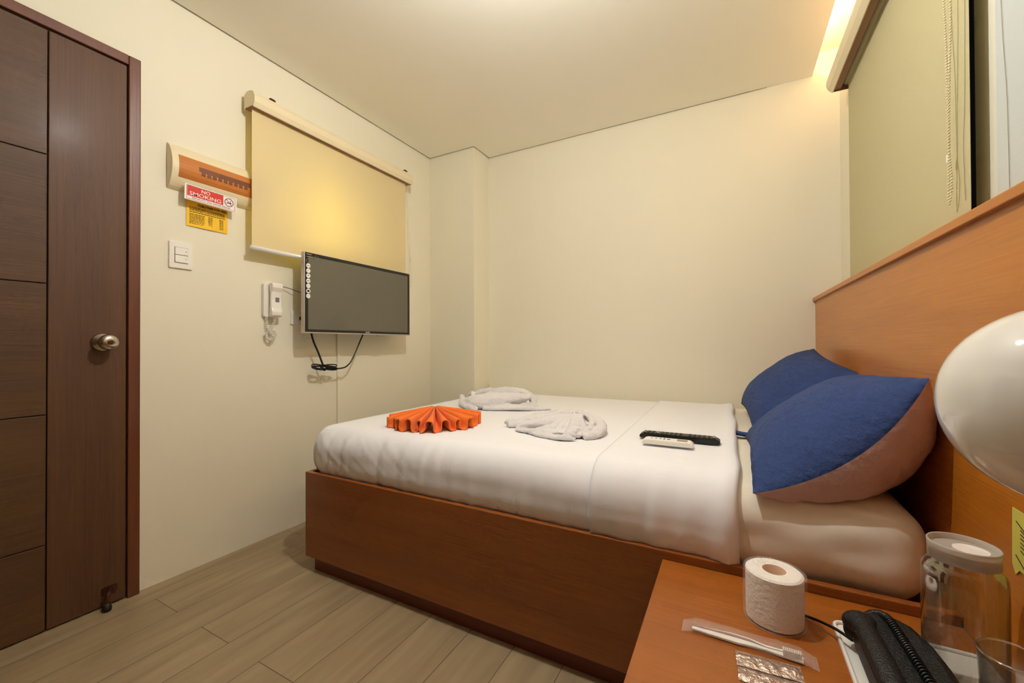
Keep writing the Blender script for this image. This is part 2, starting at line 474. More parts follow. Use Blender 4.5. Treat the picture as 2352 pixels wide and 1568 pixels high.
tube(bm, smoothpts([cc + rt * .008 + upv * .001, cc + rt * .004 + upv * .006, cc + rt * .008 + upv * .010]), .0008, 6)
part('no_smoking_symbol', bm, M_maroon, t)
text('lettering', 'NO', sc(-.024, .0165, .0029), rt, upv, .034, .015, M_signwhite, t, bold=True)
text('lettering', 'SMOKING', sc(-.024, -.0035, .0029), rt, upv, .122, .016, M_signwhite, t, bold=True)
text('lettering', 'PENALTY: Php 500.00 PESOS', sc(0, -.0225, .0025), rt, upv, .150, .0075, M_maroon, t)

t = thing('toiletries_notice', 'yellow paper notice headed TOILETRIES FOR FREE taped below the no smoking sign', 'notice', (XL, .98, 1.495))
bm = bmesh.new()
NY0, NY1, NZ0, NZ1 = .898, 1.063, 1.492, 1.604
nu = 10; g = []
for i in range(nu + 1):
    s = i / nu; y = NY0 + (NY1 - NY0) * s
    g.append([bm.verts.new((XL + .002 + (.010 * max(0, .35 - q) * math.sin(PI * s) + .001), y, NZ0 + (NZ1 - NZ0) * q)) for q in [j / 8 for j in range(9)]])
for i in range(nu):
    for j in range(8): bm.faces.new((g[i][j], g[i + 1][j], g[i + 1][j + 1], g[i][j + 1]))
part('sheet', bm, M_yellow, t, solid=.0006)
r_, u_ = (0, 1, 0), (0, 0, 1)
XN = XL + .0045
text('lettering', 'TOILETRIES FOR FREE', (XN, 1.0, 1.590), r_, u_, .118, .0105, M_ink, t)
bm = bmesh.new(); rnd = random.Random(3)
for z in [1.577, 1.571, 1.565, 1.557] + [1.547 - .0068 * i for i in range(7)]:
    y = NY0 + .012
    end = NY1 - .012 if z > 1.55 else NY0 + .07
    while y < end:
        w_ = rnd.uniform(.003, .010)
        box(bm, XN, XN + .0006, y, min(end, y + w_), z - .0011, z + .0011); y += w_ + .0022
    if z < 1.552:
        for c_ in (.085, .130):
            box(bm, XN, XN + .0006, NY0 + c_, NY0 + c_ + .008, z - .0011, z + .0011)
            box(bm, XN, XN + .0006, NY0 + c_ + .010, NY0 + c_ + .016, z - .0011, z + .0011)
part('small_print', bm, M_ink, t)

# light switch ---------------------------------------------------------
t = thing('light_switch', 'white double rocker light switch on the wall between door and intercom', 'switch', (XL, .878, 1.30))
bm = bmesh.new(); rprism(bm, .878, 1.357, .085, .113, .004, XL, XL + .009); part('plate', bm, M_white, t, bevel=.002)
bm = bmesh.new(); rprism(bm, .878, 1.357, .049, .067, .002, XL + .009, XL + .0095); part('recess', bm, M_greyink, t)
for dz in (.0165, -.0165):
    bm = bmesh.new(); prism(bm, [(XL + .009, 1.357 + dz - .0155), (XL + .0135 + (0 if dz > 0 else .001), 1.357 + dz - .0155), (XL + .0125, 1.357 + dz + .0155), (XL + .009, 1.357 + dz + .0155)], 'y', .855, .901)
    rk = part('rocker', bm, M_white, t, bevel=.001)
    bm = bmesh.new(); lathe(bm, [(0, 0), (.0016, 0), (.0016, .0008), (0, .0008)], (XL + .0131, .893, 1.357 + dz), 10, 'x')
    part('indicator_dot', bm, M_ink, rk)

# intercom -------------------------------------------------------------
t = thing('intercom_handset', 'white wall intercom handset with a bunched coiled cord, left of the television', 'intercom', (XL, 1.275, 1.11))
bm = bmesh.new(); rprism(bm, 1.256, 1.200, .070, .172, .012, XL, XL + .022); part('base', bm, M_white, t, bevel=.004)
# the handset hangs over the right half of the base
bm = bmesh.new()
prof = [(-.086, .040), (-.080, .052), (-.060, .054), (-.040, .046), (0, .042), (.040, .046), (.060, .056), (.080, .056), (.086, .044)]
poly = [(XL + .022, 1.200 + z) for z, x in prof][::-1]
poly = [(XL + x, 1.201 + z) for z, x in prof] + [(XL + .024, 1.201 + .086), (XL + .024, 1.201 + .046), (XL + .030, 1.201 + .036), (XL + .030, 1.201 - .036), (XL + .024, 1.201 - .046), (XL + .024, 1.201 - .086)]
prism(bm, [(p_[0] + .008, p_[1]) for p_ in poly], 'y', 1.240, 1.296)
hs = part('handset', bm, M_white, t, bevel=.006, smooth=False)
bm = bmesh.new(); rprism(bm, 1.272, 1.205, .020, .052, .001, XL + .0495, XL + .0512); part('button_label', bm, M_greyink, t)
bm = bmesh.new()
def coil(path, R, turns, r, seg=6):
    P = smoothpts(path, 16); n = len(P); N_ = turns * 10; out = []
    for i in range(N_ + 1):
        s = i / N_ * (n - 1); j = min(int(s), n - 2); f = s - j
        p = P[j].lerp(P[j + 1], f); tt = (P[j + 1] - P[j]).normalized()
        a = tt.cross(Vector((1, 0, .01))).normalized(); b_ = tt.cross(a)
        an = 2 * PI * i / 10
        out.append(p + a * math.cos(an) * R + b_ * math.sin(an) * R)
    return out
tube(bm, coil([(XL + .035, 1.272, 1.115), (XL + .030, 1.262, 1.075), (XL + .022, 1.244, 1.045), (XL + .02, 1.232, 1.020), (XL + .028, 1.244, 1.0), (XL + .035, 1.264, 1.012), (XL + .03, 1.278, 1.035), (XL + .022, 1.268, 1.05), (XL + .03, 1.250, 1.035), (XL + .036, 1.258, 1.018), (XL + .02, 1.240, 1.06), (XL + .015, 1.238, 1.112)], .0055, 60, .0014), .0016, 5)
part('coiled_cord', bm, M_white, t, smooth=True)
bm = bmesh.new()
tube(bm, smoothpts([(XL + .020, 1.285, 1.276), (XL + .022, 1.33, 1.275), (XL + .03, 1.36, 1.268), (XL + .03, 1.40, 1.258), (XL + .02, 1.45, 1.25)]), .0016, 6)
part('signal_wire', bm, M_rubber, t)

# outlet ---------------------------------------------------------------
t = thing('power_outlet', 'white wall outlet with a black plug, half behind the left side of the television', 'outlet', (XL, 1.41, 1.07))
bm = bmesh.new(); rprism(bm, 1.412, 1.120, .080, .072, .004, XL, XL + .010); part('plate', bm, M_white, t, bevel=.002)
bm = bmesh.new(); lathe(bm, [(0, 0), (.013, 0), (.014, .018), (.008, .026), (0, .027)], (XL + .008, 1.432, 1.117), 20, 'x')
part('plug', bm, M_black, t, smooth=True)
# ------------------------------------------------------------------ television
TX = XL + .150            # face plane
TY0, TY1, TZ0, TZ1 = 1.352, 2.133, 1.034, 1.455
tv = thing('television', 'flat television on a wall bracket with white round stickers down its left edge', 'television', (XL + .1, 1.74, 1.034))
bm = bmesh.new()
box(bm, TX - .030, TX - .002, TY0, TY1, TZ0, TZ1)
part('shell', bm, M_silver, tv, bevel=.003)
bm = bmesh.new(); box(bm, TX - .075, TX - .030, TY0 + .12, TY1 - .12, TZ0 + .06, TZ1 - .08)
part('rear_housing', bm, M_black, tv, bevel=.012)
bm = bmesh.new()
e, bz = .004, .016
for a in ((TY0 + e, TY1 - e, TZ0 + e + .003, TZ0 + e + bz), (TY0 + e, TY1 - e, TZ1 - e - bz, TZ1 - e), (TY0 + e, TY0 + e + bz, TZ0 + e + bz, TZ1 - e - bz), (TY1 - e - bz, TY1 - e, TZ0 + e + bz, TZ1 - e - bz)):
    box(bm, TX - .002, TX + .001, *a)
part('bezel', bm, M_bezel, tv)
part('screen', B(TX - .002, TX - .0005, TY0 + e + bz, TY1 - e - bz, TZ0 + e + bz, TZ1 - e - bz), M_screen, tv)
inks = ['round', 'dot', 'word', 'word2', 'swirl', 'box', 'plain']
for i in range(7):
    cz = TZ1 - .072 - i * .0262; cy = TY0 + .0205
    bm = bmesh.new(); lathe(bm, [(0, 0), (.0118, 0), (.0118, .0006), (0, .0006)], (TX + .0012, cy, cz), 28, 'x')
    st = part('round_sticker', bm, M_white_g, tv)
    if i in (0, 3):
        bm = bmesh.new(); box(bm, TX + .0018, TX + .0022, cy - .007, cy + .007, cz - .0022, cz + .0018); pm = M_greyink
    elif i == 5:
        bm = bmesh.new(); box(bm, TX + .0018, TX + .0022, cy - .0065, cy + .0065, cz - .0055, cz + .0055); pm = M_ink
    elif i == 2:
        bm = bmesh.new(); box(bm, TX + .0018, TX + .0022, cy - .004, cy + .003, cz - .001, cz + .0045); pm = M_greyink
    else:
        bm = bmesh.new(); tube(bm, [(TX + .002, cy + math.cos(a) * .005, cz + math.sin(a) * .004) for a in [PI * k / 8 for k in range(12)]], .0006, 5); pm = M_greyink
    part('sticker_print', bm, pm, st)
bm = bmesh.new()
tube(bm, [(TX + .0015, TY0 + .0205 + math.cos(a) * .010, TZ1 - .046 + math.sin(a) * .010) for a in [2 * PI * k / 20 for k in range(20)]], .0008, 5, closed=True)
tube(bm, [(TX + .0015, TY0 + .068 + math.cos(a) * .012, TZ1 - .0235 + math.sin(a) * .010) for a in [2 * PI * k / 20 for k in range(20)]], .0008, 5, closed=True)
box(bm, TX + .001, TX + .0016, TY0 + .010, TY0 + .040, TZ1 - .0145, TZ1 - .0105)
box(bm, TX + .001, TX + .0016, TY0 + .010, TY0 + .045, TZ1 - .0270, TZ1 - .0235)
part('corner_sticker_print', bm, M_grey, tv)
text('maker_badge', 'ace', (TX + .001, 1.765, TZ0 + .0135), r_, u_, .032, .0075, M_white, tv)
bm = bmesh.new(); box(bm, TX - .010, TX - .002, 1.845, 1.90, TZ0 - .008, TZ0 + .001); part('sensor', bm, M_grey, tv, bevel=.002)
bm = bmesh.new()
rprism(bm, 1.74, 1.25, .10, .20, .005, XL, XL + .006)
box(bm, XL + .006, TX - .075, 1.70, 1.78, 1.20, 1.30)
part('wall_bracket', bm, M_black, tv)

bm = bmesh.new()
xc = XL + .075
tube(bm, smoothpts([(xc, 1.437, 1.075), (xc, 1.455, 1.0), (xc, 1.49, .925), (xc, 1.512, .872), (xc, 1.522, .852)]), .0052, 8)
tube(bm, smoothpts([(xc, 1.810, 1.06), (xc, 1.77, .985), (xc, 1.715, .885), (xc, 1.68, .850), (xc, 1.645, .838), (xc, 1.59, .838), (xc, 1.54, .846)]), .0042, 8)
def loop(c, ry, rz, tilt, rr=.0036):
    P = []
    for k in range(28):
        a = 2 * PI * k / 28; y, z = math.cos(a) * ry, math.sin(a) * rz
        P.append((xc + .006 * math.sin(a * 2), c[0] + y * math.cos(tilt) - z * math.sin(tilt), c[1] + y * math.sin(tilt) + z * math.cos(tilt)))
    tube(bm, P, rr, 6, closed=True)
loop((1.492, .852), .045, .012, -.22); loop((1.560, .850), .045, .012, .05); loop((1.556, .842), .055, .009, -.15)
loop((1.50, .846), .052, .010, -.12); loop((1.535, .845), .075, .007, -.10); loop((1.53, .846), .07, .010, -.05)
tube(bm, smoothpts([(xc + .008, 1.522, .862), (xc + .010, 1.528, .848), (xc + .008, 1.524, .832), (xc - .008, 1.522, .836), (xc - .010, 1.520, .856)], closed=True), .003, 6, closed=True)
tag(obj('power_cable', bm, M_black, smooth=True), 'black bundled cable looping down below the television', 'cable')

bm = bmesh.new(); box(bm, XL, XL + .012, 1.664, 1.680, .02, 1.20)
tag(obj('cable_trunking', bm, M_wall, bevel=.001), 'thin cream vertical cable trunking running down the wall behind the television', 'trunking')

# ------------------------------------------------------------------ roller blind on the tv wall
t = thing('roller_blind', 'cream roller blind with rounded headrail above the television', 'blind', (XL, 1.68, 1.43), 'roller blinds')
bm = bmesh.new()
hx0, hz0 = XL, 2.098
prof = [(.030, .002), (.034, .000), (.036, .006), (.100, .004), (.102, -.002), (.106, .002), (.114, .020), (.114, .048), (.102, .070), (.080, .080), (.050, .082), (.030, .070)]
prism(bm, [(hx0 + a, hz0 + b_) for a, b_ in prof], 'y', 1.122, 2.214)
part('headrail', bm, M_rail, t)
part('underside', B(hx0 + .037, hx0 + .099, 1.124, 2.212, hz0 + .001, hz0 + .005), M_rail_in, t)  # strip with the headrail's underside shade put into its brown
bm = bmesh.new()
XF = XL + .072
FZ0 = 1.437
vs = []
for i in range(2):
    for j in range(2): pass
box(bm, XF - .0008, XF, 1.134, 2.178, FZ0, hz0 + .004)
part('fabric', bm, M_blind, t)
bm = bmesh.new(); tube(bm, [(XF, 1.128, FZ0), (XF, 2.184, FZ0)], .011, 16); part('bottom_bar', bm, M_white_g, t, smooth=True)
for y in (1.21, 2.15):
    bm = bmesh.new(); box(bm, XL, XL + .09, y, y + .03, hz0 + .081, hz0 + .086); box(bm, XL + .06, XL + .088, y + .004, y + .026, hz0 + .084, hz0 + .090)
    part('bracket', bm, M_bronze, t, bevel=.001)
def beads(bm, pts, r, step):
    P = [Vector(p) for p in pts]; acc = 0; last = P[0]
    for a, b_ in zip(P, P[1:]):
        L_ = (b_ - a).length
        while acc <= L_:
            c = a.lerp(b_, acc / L_ if L_ else 0)
            bmesh.ops.create_icosphere(bm, subdivisions=1, radius=r, matrix=Matrix.Translation(c)); acc += step
        acc -= L_
bm = bmesh.new()
ch = smoothpts([(XL + .05, 2.235, 2.09), (XL + .05, 2.240, 1.9), (XL + .045, 2.262, 1.6), (XL + .04, 2.275, 1.45), (XL + .04, 2.270, 1.395), (XL + .04, 2.258, 1.392), (XL + .045, 2.250, 1.45), (XL + .05, 2.228, 1.9), (XL + .05, 2.222, 2.09)])
tube(bm, ch, .0012, 6)
part('pull_cord', bm, M_rail, t, smooth=True)
bm = bmesh.new(); lathe(bm, [(0, 0), (.005, .002), (.006, .016), (.003, .022), (0, .022)], (XL + .006, 2.305, 1.585), 12)
part('cord_cleat', bm, M_white_g, t, smooth=True)

# ------------------------------------------------------------------ blinds on the window wall
def cassette(name, label, y0, y1, fy0, fy1, m, zb, fz0=1.2185):
    t = thing(name, label, 'blind', (XR - .03, (y0 + y1) / 2, fz0), 'roller blinds')
    bm = bmesh.new()    # rounded front fascia
    pf = [(.4285, zb), (.4270, zb), (.4125, zb + .018), (.4060, zb + .034), (.4060, zb + .052), (.4160, zb + .078), (.4400, zb + .094), (.4420, zb + .088), (.4230, zb + .074), (.4120, zb + .050), (.4120, zb + .036), (.4180, zb + .020), (.4300, zb + .003)]
    pf = [(.4285, zb), (.4125, zb + .018), (.4060, zb + .036), (.4060, zb + .056), (.4160, zb + .080), (.4400, zb + .094), (.5200, zb + .096), (.5200, zb + .088), (.4430, zb + .086), (.4230, zb + .074), (.4130, zb + .054), (.4130, zb + .038), (.4185, zb + .022), (.4335, zb + .004)]
    prism(bm, pf, 'y', y0, y1)
    part('headrail', bm, M_rail, t)
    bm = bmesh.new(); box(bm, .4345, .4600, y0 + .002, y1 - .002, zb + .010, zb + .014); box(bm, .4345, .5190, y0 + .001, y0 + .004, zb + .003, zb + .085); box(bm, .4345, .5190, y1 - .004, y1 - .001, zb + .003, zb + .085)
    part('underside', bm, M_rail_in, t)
    bm = bmesh.new(); tube(bm, [(.488, y0 + .006, zb + .046), (.488, y1 - .006, zb + .046)], .026, 20); part('roller_tube', bm, m, t, smooth=True)
    bm = bmesh.new(); box(bm, .4830, .4838, fy0, fy1, fz0, zb + .046); part('fabric', bm, m, t)
    return t
t = cassette('roller_blind', 'wide beige roller blind with beaded chain above the bed headboard', 1.29, 2.405, 1.310, 2.375, M_blind2, 2.146)
bm = bmesh.new()
ch = smoothpts([(.468, 1.400, 2.15), (.468, 1.396, 1.95), (.468, 1.381, 1.75), (.466, 1.368, 1.62), (.466, 1.366, 1.52), (.466, 1.362, 1.43), (.466, 1.352, 1.37), (.467, 1.356, 1.33), (.466, 1.364, 1.305), (.466, 1.368, 1.318), (.466, 1.366, 1.37), (.466, 1.361, 1.45), (.466, 1.360, 1.52), (.466, 1.356, 1.62), (.468, 1.352, 1.75), (.468, 1.352, 1.95), (.468, 1.352, 2.15)], 10)
beads(bm, ch, .0029, .0072)
part('beaded_chain', bm, M_rail, t, smooth=True)
bm = bmesh.new(); box(bm, .463, .469, 1.364, 1.370, 1.405, 1.425); part('chain_joiner', bm, M_white, t, bevel=.0015)
bm = bmesh.new(); tube(bm, smoothpts([(.4815, 1.318, 2.14), (.4815, 1.322, 1.8), (.4815, 1.328, 1.55), (.4815, 1.336, 1.42), (.4815, 1.330, 1.30)]), .0005, 5); part('side_line', bm, M_grey, t)  # thin grey line down the edge of the fabric
t = cassette('roller_blind', 'pale grey-white roller blind at the right edge, nearest the globe lamp', .10, 1.27, .12, 1.205, M_blind3, 2.146)
bm = bmesh.new(); tube(bm, smoothpts([(.4815, 1.190, 2.14), (.4815, 1.186, 1.8), (.4815, 1.178, 1.6), (.4815, 1.165, 1.45), (.4815, 1.160, 1.25)]), .0005, 5); part('side_line', bm, M_grey, t)  # thin grey tube drawing the shadow of a cord loop on the fabric

# ------------------------------------------------------------------ headboard, bed, mattress
t = thing('headboard', 'tall wall-wide cherry veneer headboard with a ledge behind the bed and nightstand', 'headboard', (.46, 1.3, 0))
part('panel', B(XH, XR - .001, YF + .4, YB - .001, 0, 1.198), M_cherry, t)
part('ledge', B(XH - .012, XR - .001, YF + .4, YB - .001, 1.198, 1.2175), M_cherry, t, bevel=.002)

t = thing('bed_frame', 'cherry veneer bed base with a recessed plinth under the mattress', 'bed', (-.6, 1.95, 0))
XF0 = -1.6293
part('side_rail', B(XF0, XH - .001, YBED, YBED + .020, .063, ZR), M_cherry_x, t, bevel=.0025)
part('foot_board', B(XF0, XF0 + .020, YBED + .0205, YB - .002, .063, ZR), M_cherry_x, t, bevel=.0025)
part('platform', B(XF0 + .021, XH - .001, YBED + .021, YB - .002, .34, .375), M_cherry_x, t)
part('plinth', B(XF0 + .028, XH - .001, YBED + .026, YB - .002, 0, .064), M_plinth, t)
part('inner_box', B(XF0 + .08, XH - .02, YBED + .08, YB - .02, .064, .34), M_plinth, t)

def axis_pts(a, b, r, nc, nm):
    out = [a + r * (1 - math.cos(PI / 2 * i / nc)) for i in range(nc)]
    # corner samples by angle, then straight part
    out = [a + r - r * math.cos(PI / 4 * 0 + PI / 2 * i / nc) for i in range(nc)]
    mid = [a + r + (b - a - 2 * r) * i / nm for i in range(nm + 1)]
    return out + mid + [a + b - v for v in out[::-1]]
def rbox_pts(x0, x1, y0, y1, z0, z1, r, n=(5, 60, 44, 4), disp=None, keep=None, rz=None):
    """closed soft box as bmesh: cube lattice pushed out to rounded corners"""
    bm = bmesh.new(); xs = axis_pts(x0, x1, r, n[0], n[1]); ys = axis_pts(y0, y1, r, n[0], n[2]); zs = axis_pts(z0, z1, r, n[0], n[3])
    cache = {}; base = {}
    def V(i, j, k):
        key = (i, j, k)
        if key not in cache:
            p = Vector((xs[i], ys[j], zs[k]))
            c = Vector((min(max(p.x, x0 + r), x1 - r), min(max(p.y, y0 + r), y1 - r), min(max(p.z, z0 + r), z1 - r)))
            d_ = p - c
            if d_.length > 1e-9: d_.normalize()
            q = c + d_ * r
            if disp: q = disp(q, d_)
            cache[key] = bm.verts.new(q); base[cache[key]] = c + d_ * r
        return cache[key]
    I, J, K = len(xs) - 1, len(ys) - 1, len(zs) - 1
    def F(a, b_, c, d_):
        if len({a, b_, c, d_}) < 4: return
        if keep is not None:
            ce = (base[a] + base[b_] + base[c] + base[d_]) / 4
            if not keep(ce): return
        try: bm.faces.new((a, b_, c, d_))
        except ValueError: pass
    for i in range(I):
        for j in range(J):
            F(V(i, j, 0), V(i, j + 1, 0), V(i + 1, j + 1, 0), V(i + 1, j, 0)); F(V(i, j, K), V(i + 1, j, K), V(i + 1, j + 1, K), V(i, j + 1, K))
    for i in range(I):
        for k in range(K):
            F(V(i, 0, k), V(i + 1, 0, k), V(i + 1, 0, k + 1), V(i, 0, k + 1)); F(V(i, J, k), V(i, J, k + 1), V(i + 1, J, k + 1), V(i + 1, J, k))
    for j in range(J):
        for k in range(K):
            F(V(0, j, k), V(0, j, k + 1), V(0, j + 1, k + 1), V(0, j + 1, k)); F(V(I, j, k), V(I, j + 1, k), V(I, j + 1, k + 1), V(I, j, k + 1))
    for v in [v for v in bm.verts if not v.link_faces]: bm.verts.remove(v)
    return bm

MX0, MX1, MY0, MY1, MZ0 = -1.640, .386, 1.160, 2.728, .378
def disp_m(q, n_):
    a = -.003 if q.x < -.02 else .003 * fbm((q.x * 3, q.y * 3, q.z * 3)) + .006 * max(0, -n_.y) * noise.noise(Vector((q.x * 9, 0, q.z * 18)))
    if q.x > 0: a += .008 * max(0, -n_.y) ** .5 * math.exp(-((q.z - (.585 - .12 * max(0, q.x - .24))) / .009) ** 2) * max(0, min(1, (q.x - .05) / .05, (.34 - q.x) / .05))
    return q + n_ * a
def bedside(q, n_):
    # overhang above the foot board (the sheet-covered end bulges out over it)
    return q
mt = thing('mattress', 'thick mattress in a white fitted sheet, bare at the headboard end under the pillows', 'mattress', (-.6, 1.95, MZ0))
part('fitted_sheet_cover', rbox_pts(MX0 + .014, MX1, MY0 + .013, MY1 - .002, MZ0, ZM - .009, .088, n=(9, 90, 44, 5), disp=disp_m), M_fitted, mt, smooth=True)

def disp_s(q, n_):
    side = max(0.0, -n_.y) ; end = max(0.0, -n_.x)
    w_ = .009 * side * noise.noise(Vector((q.x * 30, 3.1, q.z * 2.5))) * (.4 + .6 * (.5 + .5 * noise.noise(Vector((q.x * 2.2, 7, 0)))))
    w_ += .005 * side * noise.noise(Vector((q.x * 5, 1.7, q.z * 10)))
    if n_.x < 0 and n_.y < 0 and n_.z < .96:
        t_ = max(0, min(1, (-n_.x / math.hypot(n_.x, n_.y) - .50 + (q.z - .52) * 1.8) / .10)); w_ += .011 * t_ * t_ * (3 - 2 * t_) * min(1, (1 - n_.z) * 6)
    elif n_.x < 0 and n_.z < .96: w_ += .011 * min(1, (1 - n_.z) * 6)
    w_ += .004 * end * noise.noise(Vector((4, q.y * 9, q.z * 3)))
    w_ += .0022 * max(0, n_.z) * fbm((q.x * 2.5, q.y * 2.5, 1))
    # diagonal pulls near the foot corner
    dg = noise.noise(Vector(((q.x + q.z * 1.4) * 26, 5, 0)))
    w_ += .003 * side * dg * math.exp(-((q.x + 1.35) / .25) ** 2)
    return q + n_ * w_
ts = thing('top_sheet', 'white cotton top sheet tucked over the mattress up to a turned-down cuff', 'sheet', (-.9, 1.95, ZM))
part('sheet', rbox_pts(MX0, MX1, MY0, MY1, MZ0, ZM, .100, n=(16, 190, 44, 5), disp=disp_s, keep=lambda c: c.x < -.004 and c.z > .405), M_sheet, ts, smooth=True, solid=.003)
def disp_c(q, n_):
    side = max(0.0, -n_.y)
    w_ = .009 * side * noise.noise(Vector((q.x * 20, 9.1, q.z * 2.5))) + .0025 * max(0, n_.z) * fbm((q.x * 3 + 5, q.y * 3, 1))
    w_ += .004 * side * noise.noise(Vector((q.x * 46, 9.1, q.z * 4.0)))
    # puffed turned edge toward the pillows
    w_ += .008 * math.exp(-((q.x + .010) / .022) ** 2)
    q = q + n_ * (.006 + w_)
    q.x += .014 * noise.noise(Vector((q.y * 3.5, q.z * 6, 2))) * max(0, min(1, (q.x + .2) / .2)) - .03 * max(0, 1 - (q.x + .39) / .1) * (q.y - 1.2) / 1.5 * (1 if q.x < -.29 else 0)
    return q
cb = rbox_pts(MX0, MX1, MY0, MY1, MZ0, ZM, .100, n=(6, 160, 44, 5), disp=disp_c, keep=lambda c: -.362 < c.x < .010 and c.z > .405)
part('turned_cuff', cb, M_sheet, ts, smooth=True, solid=.006)
# ------------------------------------------------------------------ pillows
def pillow(name, label, c, a, b_, tt, tb, slope, yaw, roll, seed, tab=False, twist=0.0, edge_sag=.02):
    t = thing(name, label, 'pillow', c, 'pillows on the bed')
    ex = Matrix.Rotation(yaw, 3, 'Z') @ Matrix.Rotation(roll, 3, 'X')
    s_dir = ex @ Vector((0, 1, 0)); w_dir = ex @ Vector((math.cos(slope), 0, math.sin(slope))); n_dir = w_dir.cross(s_dir) * -1
    if n_dir.z < 0: n_dir = -n_dir
    def P(u, v, side):
        x = a * u * (1 - .065 * (1 - v * v) * abs(u)); y = b_ * v * (1 - .085 * (1 - u * u) * abs(v))
        prof_ = (max(0, 1 - abs(u) ** 2.6) * max(0, 1 - abs(v) ** 2.4)) ** .55
        th = (tt if side > 0 else -tb) * prof_
        q = Vector((x * 4 + seed, y * 4, side))
        th += .012 * prof_ * noise.noise(q) * 1.0 + .0035 * prof_ ** .5 * noise.noise(q * 6)
        # puckers running in from the seam
        ed = max(abs(u), abs(v)) ** 6 * (1 - max(abs(u), abs(v)) ** 30)
        th += side * (.006 if side > 0 else .014) * ed * noise.noise(Vector((x * 40, y * 40, seed)))
        if side < 0: th -= .016 * (1 - prof_) * prof_ ** .35 * noise.noise(Vector((y * 55, x * 14, seed))) * (1 if abs(u) > abs(v) else .3)
        sl = slope - twist * u
        wd = ex @ Vector((math.cos(sl), 0, math.sin(sl))); nd = ex @ Vector((-math.sin(sl), 0, math.cos(sl)))
        sagm = edge_sag * (1 - v * v) * abs(u) ** 3 * (1 if u < 0 else .3)
        p = Vector(c) - w_dir * b_ + s_dir * (x + (-.02 if u < 0 else 0) * sagm / .05) + wd * (y + b_) + nd * (th - sagm)
        dy = max(0, MY0 + .075 - p.y); zmin = ZM - .010 - (.075 - math.sqrt(max(0, .075 ** 2 - dy * dy)))
        if p.z < zmin and dy < .07: p.z = zmin + (p.z - zmin) * .05
        p.x = min(p.x, XH - .003)
        return p
    N_ = 44
    f = lambda i: math.sin((i / N_ - .5) * PI)
    for side, nm, m in ((1, 'navy_face', M_navy), (-1, 'mauve_face', M_mauve)):
        bm = bmesh.new(); G = [[bm.verts.new(P(f(i), f(j), side)) for j in range(N_ + 1)] for i in range(N_ + 1)]
        for i in range(N_):
            for j in range(N_): bm.faces.new((G[i][j], G[i + 1][j], G[i + 1][j + 1], G[i][j + 1]))
        o = part(nm, bm, m, t, smooth=True)
        if side > 0: o['label'] = 'navy top face'
        else: o['label'] = 'mauve under face'
    if tab:
        bm = bmesh.new()
        p0 = P(.97, -.96, 1); tube(bm, smoothpts([p0 + Vector((.012, 0, 0)), p0 + Vector((-.012, -.004, .002)), p0 + Vector((-.034, -.01, .006))]), [.022] * 17, 8, flat=.4)
        part('corner_tab', bm, M_navy, t, smooth=True)
    return t
pillow('pillow', 'large navy pillow with mauve underside leaning on the headboard, nearest the globe lamp', (.219, 1.503, .738), .338, .218, .085, .205, math.radians(37.0), math.radians(0), math.radians(.5), 3.3, tab=True, twist=.098, edge_sag=.052)
pillow('pillow', 'navy pillow farther back, leaning beside the back wall', (.228, 2.165, .762), .325, .215, .110, .110, math.radians(39.8), math.radians(3), math.radians(5), 8.7, twist=-.055)

# ------------------------------------------------------------------ orange towel fan
def fan():
    bm = bmesh.new()
    ap = Vector((-1.175, 1.465, 0)); fwd = math.atan2(-.83, .56); R0, H = .200, .080; nf = 13; spread = math.radians(200)
    NT, NR = nf * 22, 12; G = []
    rnd = random.Random(5); wob = [rnd.uniform(-.55, .55) for _ in range(nf + 2)]; hh = [rnd.uniform(.62, 1.0) for _ in range(nf + 2)]
    for i in range(NT + 1):
        th = i / NT * nf * 2 * PI; q = i / NT * nf; k = int(min(q, nf - 1e-6))
        row = []
        for j in range(NR + 1):
            s = j / NR; rr = .012 + (R0 - .012) * s
            wgt = s ** 1.2
            ph = q + wgt * (.11 * math.sin(2 * th + .6 * wob[k])) + wgt * .55 * (wob[k] * (1 - (q - k)) + wob[k + 1] * (q - k))
            an = fwd - spread / 2 + spread * ph / nf
            hk = hh[k] * (1 - (q - k)) + hh[k + 1] * (q - k)
            htop = H * (1 - .55 * s * (1.5 - hk))
            base = .003
            z = base + (htop - base) * (.5 - .5 * math.cos(th)) * (1 if s > .0 else 1)
            z = max(z, base + (1 - s) ** 2 * .04)
            r2 = rr * (1 + .05 * math.sin(k * 2.3))
            # outer slope: tops slightly recessed
            row.append(bm.verts.new((ap.x + math.cos(an) * r2, ap.y + math.sin(an) * r2, ZM + .002 + z)))
        G.append(row)
    for i in range(NT):
        for j in range(NR): bm.faces.new((G[i][j], G[i + 1][j], G[i + 1][j + 1], G[i][j + 1]))
    return bm
o = obj('towel', fan(), M_orange, smooth=True); s_ = o.modifiers.new('s', 'SOLIDIFY'); s_.thickness = .0035; s_.offset = 0
tag(o, 'orange towel pleated into a fan near the foot of the bed', 'towel', 'towels on the bed')

def voxel(o, size, it=6):
    r = o.modifiers.new('r', 'REMESH'); r.mode = 'VOXEL'; r.voxel_size = size; r.use_smooth_shade = True
    s = o.modifiers.new('s', 'SMOOTH'); s.factor = .5; s.iterations = it
    dg = bpy.context.evaluated_depsgraph_get(); me = bpy.data.meshes.new_from_object(o.evaluated_get(dg))
    o.modifiers.clear(); old = o.data; mats = list(old.materials); o.data = me
    if not me.materials:
        for k_ in mats: me.materials.append(k_)
    for p in me.polygons: p.use_smooth = True

